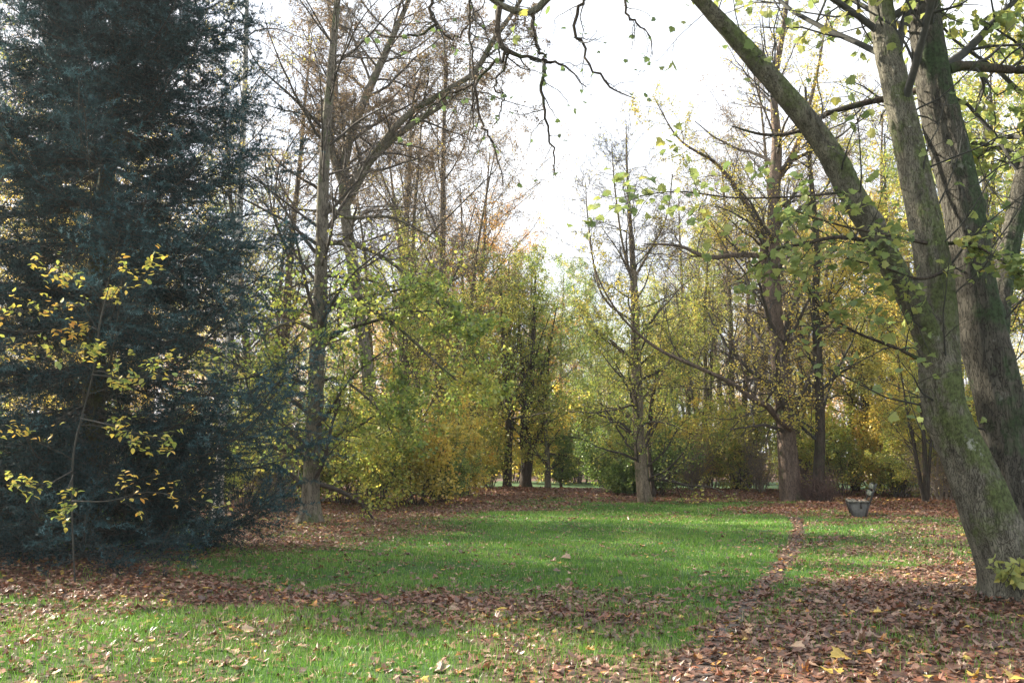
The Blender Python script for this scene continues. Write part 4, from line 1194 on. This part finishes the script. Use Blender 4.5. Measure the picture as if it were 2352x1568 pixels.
# crown above the picture: throws the dappled shade
K = 26
cp = np.stack([crom(p, q, K)[0] for p, q in off(Fm1[:1] + Fm2)]); cr = np.stack([crom(p, q, K)[1] for p, q in off(Fm1[:1] + Fm2)])
S, D, L, R = spawn(cp, cr, 14, .62, .98, 50, 15, .30, .35, r_, up=.1, rmin=.012)
p1, q1 = grow(S, D, L, R, 9, .13, .03, .25, r_); tubes(g, p1, q1, 6)
S, D, L, R = spawn(p1, q1, 8, .1, 1, 50, 14, .42, .5, r_, rmin=.006)
p2, q2 = grow(S, D, L, R, 6, .18, 0, .3, r_); tubes(g, p2, q2, 4)
S, D, L, R = spawn(p2, q2, 6, .1, 1, 45, 14, .5, .6, r_, rmin=.003)
p3, q3 = grow(S, D, L, R, 4, .2, 0, .3, r_); tubes(g, p3, q3, 3)
leaves_on(gl, MAPLE_LO, p3, 2, .12, r_, .2, 1, .6, .05)
# hanging twigs of the overhead limb
cp = np.stack([crom(p, q, K)[0] for p, q in off(OV)]); cr = np.stack([crom(p, q, K)[1] for p, q in off(OV)])
S, D, L, R = spawn(cp, cr, 9, .1, 1, 50, 16, .34, .55, r_, rmin=.0035, up=-.3)
L = np.minimum(L, .55)
p1, q1 = grow(S, D, L, R, 8, .30, -.05, .3, r_); tubes(g, p1, q1, 4)
S, D, L, R = spawn(p1, q1, 4, .2, 1, 45, 14, .5, .6, r_, rmin=.0022)
p2, q2 = grow(S, D, L, R, 5, .3, -.03, .4, r_); tubes(g, p2, q2, 3)
mk = r_.uniform(0, 1, len(p2)) < .30
leaves_on(gl, MAPLE, p2[mk], 1, .055, r_, 0, .3, .6, .02, .6)  # low ramp end: the backlit darkness of these leaves is put into their colour
# limbs of the lower crown, with leaf sprays
cp = np.stack([crom(p, q, K)[0] for p, q in off(Fl)]); cr = np.stack([crom(p, q, K)[1] for p, q in off(Fl)])
S, D, L, R = spawn(cp, cr, 14, .15, 1, 50, 18, .30, .5, r_, rmin=.004, up=-.1, flat=.4)
L = np.clip(L, .2, .8)
p1, q1 = grow(S, D, L, R, 7, .18, -.01, .3, r_); tubes(g, p1, q1, 4)
S, D, L, R = spawn(p1, q1, 5, .2, 1, 45, 14, .5, .6, r_, rmin=.0028)
p2, q2 = grow(S, D, L, R, 5, .22, -.02, .4, r_); tubes(g, p2, q2, 3)
leaves_on(gl, MAPLE, p2[14 * 5 * 2:], 2, .085, r_, 0, .95, .35, .05, .5, flatn=.5)
leaves_on(gl, MAPLE, p1[14 * 2:], 3, .09, r_, 0, .95, .35, .05, .5, flatn=.5)
# twigs off the leaning limb and the stems within the picture
cp = np.stack([crom(p, q, K)[0] for p, q in off([Fm1[1], Fm1[0], Fm2[0], Fm2[1]])]); cr = np.stack([crom(p, q, K)[1] for p, q in off([Fm1[1], Fm1[0], Fm2[0], Fm2[1]])])
S, D, L, R = spawn(cp, cr, 20, .22, .85, 58, 18, .16, .10, r_, rmin=.006, up=.3)
L = np.minimum(L, 1.6)
R = np.minimum(R, .014)
p1, q1 = grow(S, D, L, R, 8, .16, .05, .3, r_); tubes(g, p1, q1, 4)
S, D, L, R = spawn(p1, q1, 6, .2, 1, 48, 14, .45, .6, r_, rmin=.003)
p2, q2 = grow(S, D, L, R, 5, .22, .0, .4, r_); tubes(g, p2, q2, 3)
mk = r_.uniform(0, 1, len(p2)) < .6
leaves_on(gl, MAPLE, p2[mk], 1, .11, r_, 0, 1, .4, .03, .3)
# shoots at the foot
fb = np.array([(2335, 1300), (2300, 1312), (2352, 1330), (2285, 1290)])
S = np.array([P(2330, 1360, 9.95), P(2345, 1370, 9.9), P(2300, 1350, 9.9)]) - b0
S = np.repeat(S, 4, 0)
p1, q1 = grow(S, np.column_stack([r_.normal(size=12) * .4 - .1, r_.normal(size=12) * .3 - .3, np.ones(12)]), r_.uniform(.25, .5, 12), np.full(12, .004), 6, .2, 0, .5, r_)
tubes(g, p1, q1, 3)
leaves_on(gl, MAPLE, p1, 5, .085, r_, .5, 1, .2, .03, .3)
obj('branches', g, M['twig_dark'], rt)
obj('foliage', gl, M['maple'], rt, smooth=False)

# ------------------------------------------------------------------ blue spruce
def spruce(h, rmax, seed, label, loc):
    r_ = np.random.default_rng(seed)
    root = thing('blue_spruce', loc, label, 'tree', 'blue spruces at the left')
    z = np.linspace(-.15, h, 12)
    tp, tr = crom(np.column_stack([z * .012 * np.sin(z), z * .01, z]), .19 * (1 - np.linspace(0, 1, 12)) + .012, 60)
    g = Geo(); trunk_tube(g, tp, tr, 16, seed, .04, .5)
    obj('trunk', g, bark('bark_spruce%d' % seed, (.03, .025, .018), (.10, .08, .055), .9, (.06, .075, .02), scale=8), root)
    gb = Geo(); gn = Geo()
    # whorls
    zs = []
    zc = .5
    while zc < h - .25:
        zs.append(zc); zc += (.36 if zc < 2.2 else .60) + .14 * r_.uniform()
    S, D, L, R = [], [], [], []
    for zc in zs:
        n = r_.integers(17, 23)
        a0 = r_.uniform(0, 6.28)
        f = 1 - zc / h
        for i in range(n):
            a = a0 + i * 6.283 / n + r_.normal() * .25
            ln = rmax * (.76 if zc < 1.6 else 1) * (f ** .7) * (r_.uniform(.72, 1.14) if i % 3 else r_.uniform(.40, .75)) + .12
            S.append((0, 0, zc + r_.normal() * .035)); D.append((math.cos(a), math.sin(a), .30 - .30 * f + .5 * (1 - f) ** 3 + r_.normal() * .035)); L.append(ln); R.append(.010 + .020 * f)
    S, D, L, R = map(np.array, (S, D, L, R))
    p1, q1 = grow(S, D, L, R, 12, .035, .012, .25, r_)
    # drooping middle, upturned tip
    t = np.linspace(0, 1, 12)
    p1[:, :, 2] += (-.10 * np.sin(t * math.pi) - .20 * t ** 1.5 + .16 * t ** 5)[None] * L[:, None]
    tubes(gb, p1, q1, 5)
    # side branchlets, mostly in the plane of the branch, hanging a little
    nb = 42
    S, D, L2, R2 = spawn(p1, q1, nb, .12, .99, 52, 10, .32, .5, r_, rmin=.004, flat=.95, fall=.45)
    L2 = np.minimum(L2, .95)
    p2, q2 = grow(S, D, L2, R2, 6, .05, -.05, .4, r_)
    tubes(gb, p2, q2, 3)
    # shoots
    S, D, L3, R3 = spawn(p2, q2, 8, .12, 1, 42, 12, .42, .6, r_, rmin=.0025, flat=.9, fall=.5)
    L3 = np.clip(L3, .06, .24)
    p3, q3 = grow(S, D, L3, R3, 3, .05, .02, .6, r_)
    # leading tips as shoots also
    def needles(p, per, nlen, rlo, rhi, wid):
        N, k, _ = p.shape
        tt = r_.uniform(0, 1, (N, per)) * (k - 1)
        i = np.minimum(tt.astype(int), k - 2); f = (tt - i)[..., None]
        row = np.arange(N)[:, None]
        a, b_ = p[row, i], p[row, i + 1]
        pos = (a * (1 - f) + b_ * f).reshape(-1, 3)
        T = norm((b_ - a).reshape(-1, 3))
        qd = r_.normal(size=pos.shape); qd = norm(qd - (qd * T).sum(1, keepdims=True) * T)
        qd[:, 2] += .25
        dr = norm(T * .62 + qd)
        tip = pos + dr * (nlen * r_.uniform(.7, 1.2, len(pos)))[:, None]
        sd = norm(np.cross(dr, r_.normal(size=pos.shape))) * wid
        V = np.stack([pos - sd, pos + sd, tip], 1).reshape(-1, 3)
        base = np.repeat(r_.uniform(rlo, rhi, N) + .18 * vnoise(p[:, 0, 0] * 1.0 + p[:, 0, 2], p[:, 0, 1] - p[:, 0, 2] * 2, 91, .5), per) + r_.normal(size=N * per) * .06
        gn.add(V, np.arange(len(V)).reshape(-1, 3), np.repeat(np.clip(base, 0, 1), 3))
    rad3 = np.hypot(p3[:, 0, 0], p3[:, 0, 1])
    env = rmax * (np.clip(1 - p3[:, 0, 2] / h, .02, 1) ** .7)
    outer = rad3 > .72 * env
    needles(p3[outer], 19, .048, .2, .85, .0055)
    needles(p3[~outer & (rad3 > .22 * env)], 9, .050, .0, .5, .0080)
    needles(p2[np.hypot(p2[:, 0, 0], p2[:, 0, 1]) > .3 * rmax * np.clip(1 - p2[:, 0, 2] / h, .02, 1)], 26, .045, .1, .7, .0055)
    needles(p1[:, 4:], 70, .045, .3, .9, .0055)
    lead = np.array([[[0, 0, h - .5], [0, 0, h - .2], [0.01, 0, h + .25]]])
    tubes(gb, lead, np.array([[.014, .01, .005]]), 5)
    needles(lead, 260, .035, .7, 1, .003)
    obj('branches', gb, M['twig_dark'], root)
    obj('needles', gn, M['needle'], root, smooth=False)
    print('spruce needles', gn.n // 3, 'shoots', len(p3))
    return root


x, y = G(190, 1280)
sp = spruce(15.5, 4.15, 501, 'tall broad blue spruce filling the left of the picture', (x, y, float(H(x, y))))
del sp['group']

# ------------------------------------------------------------------ yellow-leaved sapling in front of the spruce
YB = 11.2
Sa = [vpath([(172, 1335, 4, 11.4), (166, 1200, 4, 11.3), (168, 1050, 5, 11.2), (190, 950, 4, 11.2), (215, 850, 4, 11.1), (230, 740, 4, 11), (250, 660, 2, 11)], 40),
      vpath([(212, 860, 5, 11.1), (300, 868, 4, 10.9), (400, 862, 3, 10.8), (510, 850, 1.5, 10.7)], 20),
      vpath([(225, 760, 4, 11), (180, 700, 3, 10.9), (100, 710, 3, 10.8), (0, 720, 1.5, 10.7)], 20),
      vpath([(240, 700, 3, 11), (200, 650, 3, 10.8), (140, 640, 2, 10.7), (75, 590, 1.5, 10.6)], 20),
      vpath([(235, 720, 3, 11), (280, 650, 3, 10.9), (330, 610, 2, 10.8), (370, 590, 1.5, 10.7)], 20),
      vpath([(168, 1080, 5, 11.2), (110, 1110, 4, 10.9), (60, 1110, 3, 10.8), (20, 1095, 1.5, 10.7)], 20),
      vpath([(166, 1150, 5, 11.2), (250, 1150, 4, 10.9), (350, 1130, 3, 10.8), (490, 1160, 1.5, 10.7)], 20),
      vpath([(168, 1090, 4, 11.2), (150, 1140, 3, 10.8), (150, 1190, 1.5, 10.7)], 16),
      vpath([(185, 960, 5, 11.2), (270, 980, 4, 10.9), (330, 1000, 3, 10.8), (385, 1010, 1.5, 10.7)], 20),
      vpath([(215, 850, 4, 11.1), (150, 820, 3, 10.9), (60, 800, 3, 10.8), (-20, 790, 1.5, 10.7)], 20)]
b0, Sa = rooted(Sa)
rt = thing('sapling', b0, 'young sapling with yellow leaves on thin branches in front of the blue spruce', 'sapling')
g = Geo()
for j, (p, q) in enumerate(Sa):
    trunk_tube(g, p, q * (1 if j == 0 else .6), 8, 520 + j, .05)
gs = g
r_ = np.random.default_rng(71)
cp = np.stack([crom(p, q, 26)[0] for p, q in Sa[1:]]); cr = np.stack([crom(p, q, 26)[1] for p, q in Sa[1:]])
S, D, L, R = spawn(crom(*Sa[0], 26)[0][None], crom(*Sa[0], 26)[1][None], 7, .3, 1, 70, 10, .3, .5, r_, rmin=.003, flat=.5)
pe, qe = grow(S, D, np.clip(L, .5, 1.3), np.minimum(R, .006), 26, .06, -.012, .3, r_)
cp = np.concatenate([cp, pe]); cr = np.concatenate([cr, qe])
S, D, L, R = spawn(cp, cr, 10, .2, 1, 48, 14, .32, .6, r_, rmin=.002, flat=.4)
L = np.clip(L, .15, .5)
p1, q1 = grow(S, D, L, R, 5, .12, -.02, .4, r_)
tubes(gs, p1, q1, 3); tubes(gs, pe, qe, 4); obj('stem', gs, M['twig_dark'], rt)
gl = Geo()
leaves_on(gl, OVATE, p1, 5, .078, r_, 0, 1, .12, .02, .3, flatn=.75)
leaves_on(gl, OVATE, cp, 8, .08, r_, 0, 1, .15, .04, .3, flatn=.5)
obj('foliage', gl, M['beech'], rt)

# ------------------------------------------------------------------ trees added at the left, mostly out of view, to shade the clearing
OFF = 'trees added at the left to shade the lawn'
for k_, x_, y_, s_, rz_, lab_ in (('yg', -15.5, 22.5, .85, 1.1, 'added yellow-green shade tree just left of the picture, level with the spruce'),
                                 ('bare', -18.0, 27.5, 1.0, 3.3, 'added bare shade tree just left of the picture, behind the yellow-green one'),
                                 ('gold', -14.5, 32.0, .9, .4, 'golden tree added for shade at the far left behind the blue spruce'),
                                 ('green', -24.0, 30.5, .9, 2.0, 'added green shade tree standing farthest left outside the picture')):
    dup(PROTO[k_], (x_, y_, float(H(x_, y_))), rz_, s_, lab_, OFF)

# ------------------------------------------------------------------ bench
def box(g, cx, cy, cz, sx, sy, sz, R=None, taper=1.0, mat=0, bev=.006):
    """slightly bevelled box; taper shrinks x at the bottom"""
    xs, ys, zs = sx / 2, sy / 2, sz / 2
    v = []
    for z, e in ((-zs, bev), (-zs + bev, 0), (zs - bev, 0), (zs, bev)):
        k = 1 - (1 - taper) * (1 - (z + zs) / sz)
        for a, b_ in ((-1, -1), (1, -1), (1, 1), (-1, 1)):
            ax, by = a * (xs * k - e), b_ * (ys - e)
            if a * b_ > 0:
                v += [(ax, by - b_ * bev, z), (ax - a * bev, by, z)]
            else:
                v += [(ax - a * bev, by, z), (ax, by - b_ * bev, z)]
    v = np.array(v)
    f = []
    for l in range(3):
        for i in range(8):
            j = (i + 1) % 8
            f.append([l * 8 + i, l * 8 + j, l * 8 + 8 + j, l * 8 + 8 + i])
    if R is not None:
        v = v @ np.asarray(R).T
    v = v + np.array([cx, cy, cz])
    g.add(v, f, 0, mat)
    base = g.n - 32
    g.f.append(np.array([[base + 7 - i for i in range(8)], [base + 24 + i for i in range(8)]])); g.m.append(np.full(2, mat, np.int32))


def ry(a):
    c, s = math.cos(a), math.sin(a)
    return np.array([[c, 0, s], [0, 1, 0], [-s, 0, c]])


bx_, by_ = G(1974, 1189)
bench = thing('park_bench', (bx_, by_, float(H(bx_, by_))), 'weathered park bench seen end-on with grey concrete supports and a leaning slatted backrest', 'bench')
bench.rotation_euler = (0, 0, -rad(17.5))
conc = plain('weathered_concrete', (.09, .09, .083), (.19, .19, .175), 12, .9, .4)
wood = plain('weathered_plank', (.06, .055, .045), (.15, .15, .125), 10, .8, .4, (4, .6, 4))
slatm = plain('mossy_plank', (.035, .045, .035), (.075, .09, .075), 9, .8, .3, (4, .6, 4))
darkm = plain('dark_bench_parts', (.02, .02, .02), (.05, .045, .04), 30, .6, .2)
LEN = 1.75
for yy in (0.0, LEN - .25):
    g = Geo(); box(g, 0, yy, .19, .50, .13, .43, taper=.52, bev=.012)
    s = obj('concrete_support', g, conc, bench)
    g = Geo()
    for sx in (-1, 1):
        box(g, sx * .205, yy - .02, .21, .05, .15, .41, ry(sx * .285), bev=.005)  # dark slanted strip along each edge of the support
    obj('side_strip', g, darkm, s)
    g = Geo(); box(g, .05, yy - .078, .33, .05, .03, .17, bev=.005); obj('front_plate', g, darkm, s)  # small dark upright plate on the front face
    # backrest post
    g = Geo(); box(g, .36, yy, .62, .045, .07, .62, ry(.36), bev=.006)
    obj('backrest_post', g, darkm, bench)
for i in range(4):
    g = Geo(); box(g, -.21 + i * .135, LEN / 2 - .13, .425, .115, LEN, .035, bev=.006)
    obj('seat_slat', g, wood, bench)
for i, tz in enumerate((.62, .80)):
    off_ = (tz - .62) * math.tan(.36)
    g = Geo(); box(g, .325 + off_, LEN / 2 - .13, tz + .02, .035, LEN, .13, ry(.36), bev=.006)
    obj('backrest_slat', g, slatm, bench)
g = Geo()
r_ = np.random.default_rng(3)
n = 26
pos = np.column_stack([r_.uniform(-.22, .18, n), r_.uniform(-.1, 1.5, n), .455 + r_.uniform(0, .02, n)])
put(g, MAPLE_LO, pos, r_.normal(size=(n, 3)) * [1, 1, .2], np.column_stack([r_.normal(size=(n, 2)) * .3, np.ones(n)]), r_.uniform(.06, .1, n), r_.uniform(.2, .8, n), r_.normal(size=n) * .6, r_.normal(size=n) * .6)
c_, s_ = math.cos(-rad(17.5)), math.sin(-rad(17.5))
o = obj('leaves_on_bench', g, M['litter'], smooth=False)
o.location = bench.location; o.rotation_euler = bench.rotation_euler
tag(o, 'dry brown leaves scattered over the seat of the park bench', 'fallen leaves', kind='stuff')

# drop any prototype that was never placed
for k, root in PROTO.items():
    if root.get('fresh'):
        for ch in list(root.children):
            bpy.data.objects.remove(ch)
        bpy.data.objects.remove(root)

# ------------------------------------------------------------------ morning air
hz = Geo()
box(hz, 0, 60, 12.5, 320, 240, 27, bev=.01)
mh = bpy.data.materials.new('air_haze'); mh.use_nodes = True
nh = mh.node_tree
for n_ in list(nh.nodes):
    nh.nodes.remove(n_)
oh = nh.nodes.new('ShaderNodeOutputMaterial'); pv = nh.nodes.new('ShaderNodeVolumePrincipled')
pv.inputs['Color'].default_value = (.93, .96, 1, 1)
pv.inputs['Density'].default_value = HAZE
pv.inputs['Anisotropy'].default_value = .4
nh.links.new(pv.outputs[0], oh.inputs['Volume'])
o = obj('haze', hz, mh); tag(o, 'thin pale autumn haze between the trees', 'haze', kind='stuff')
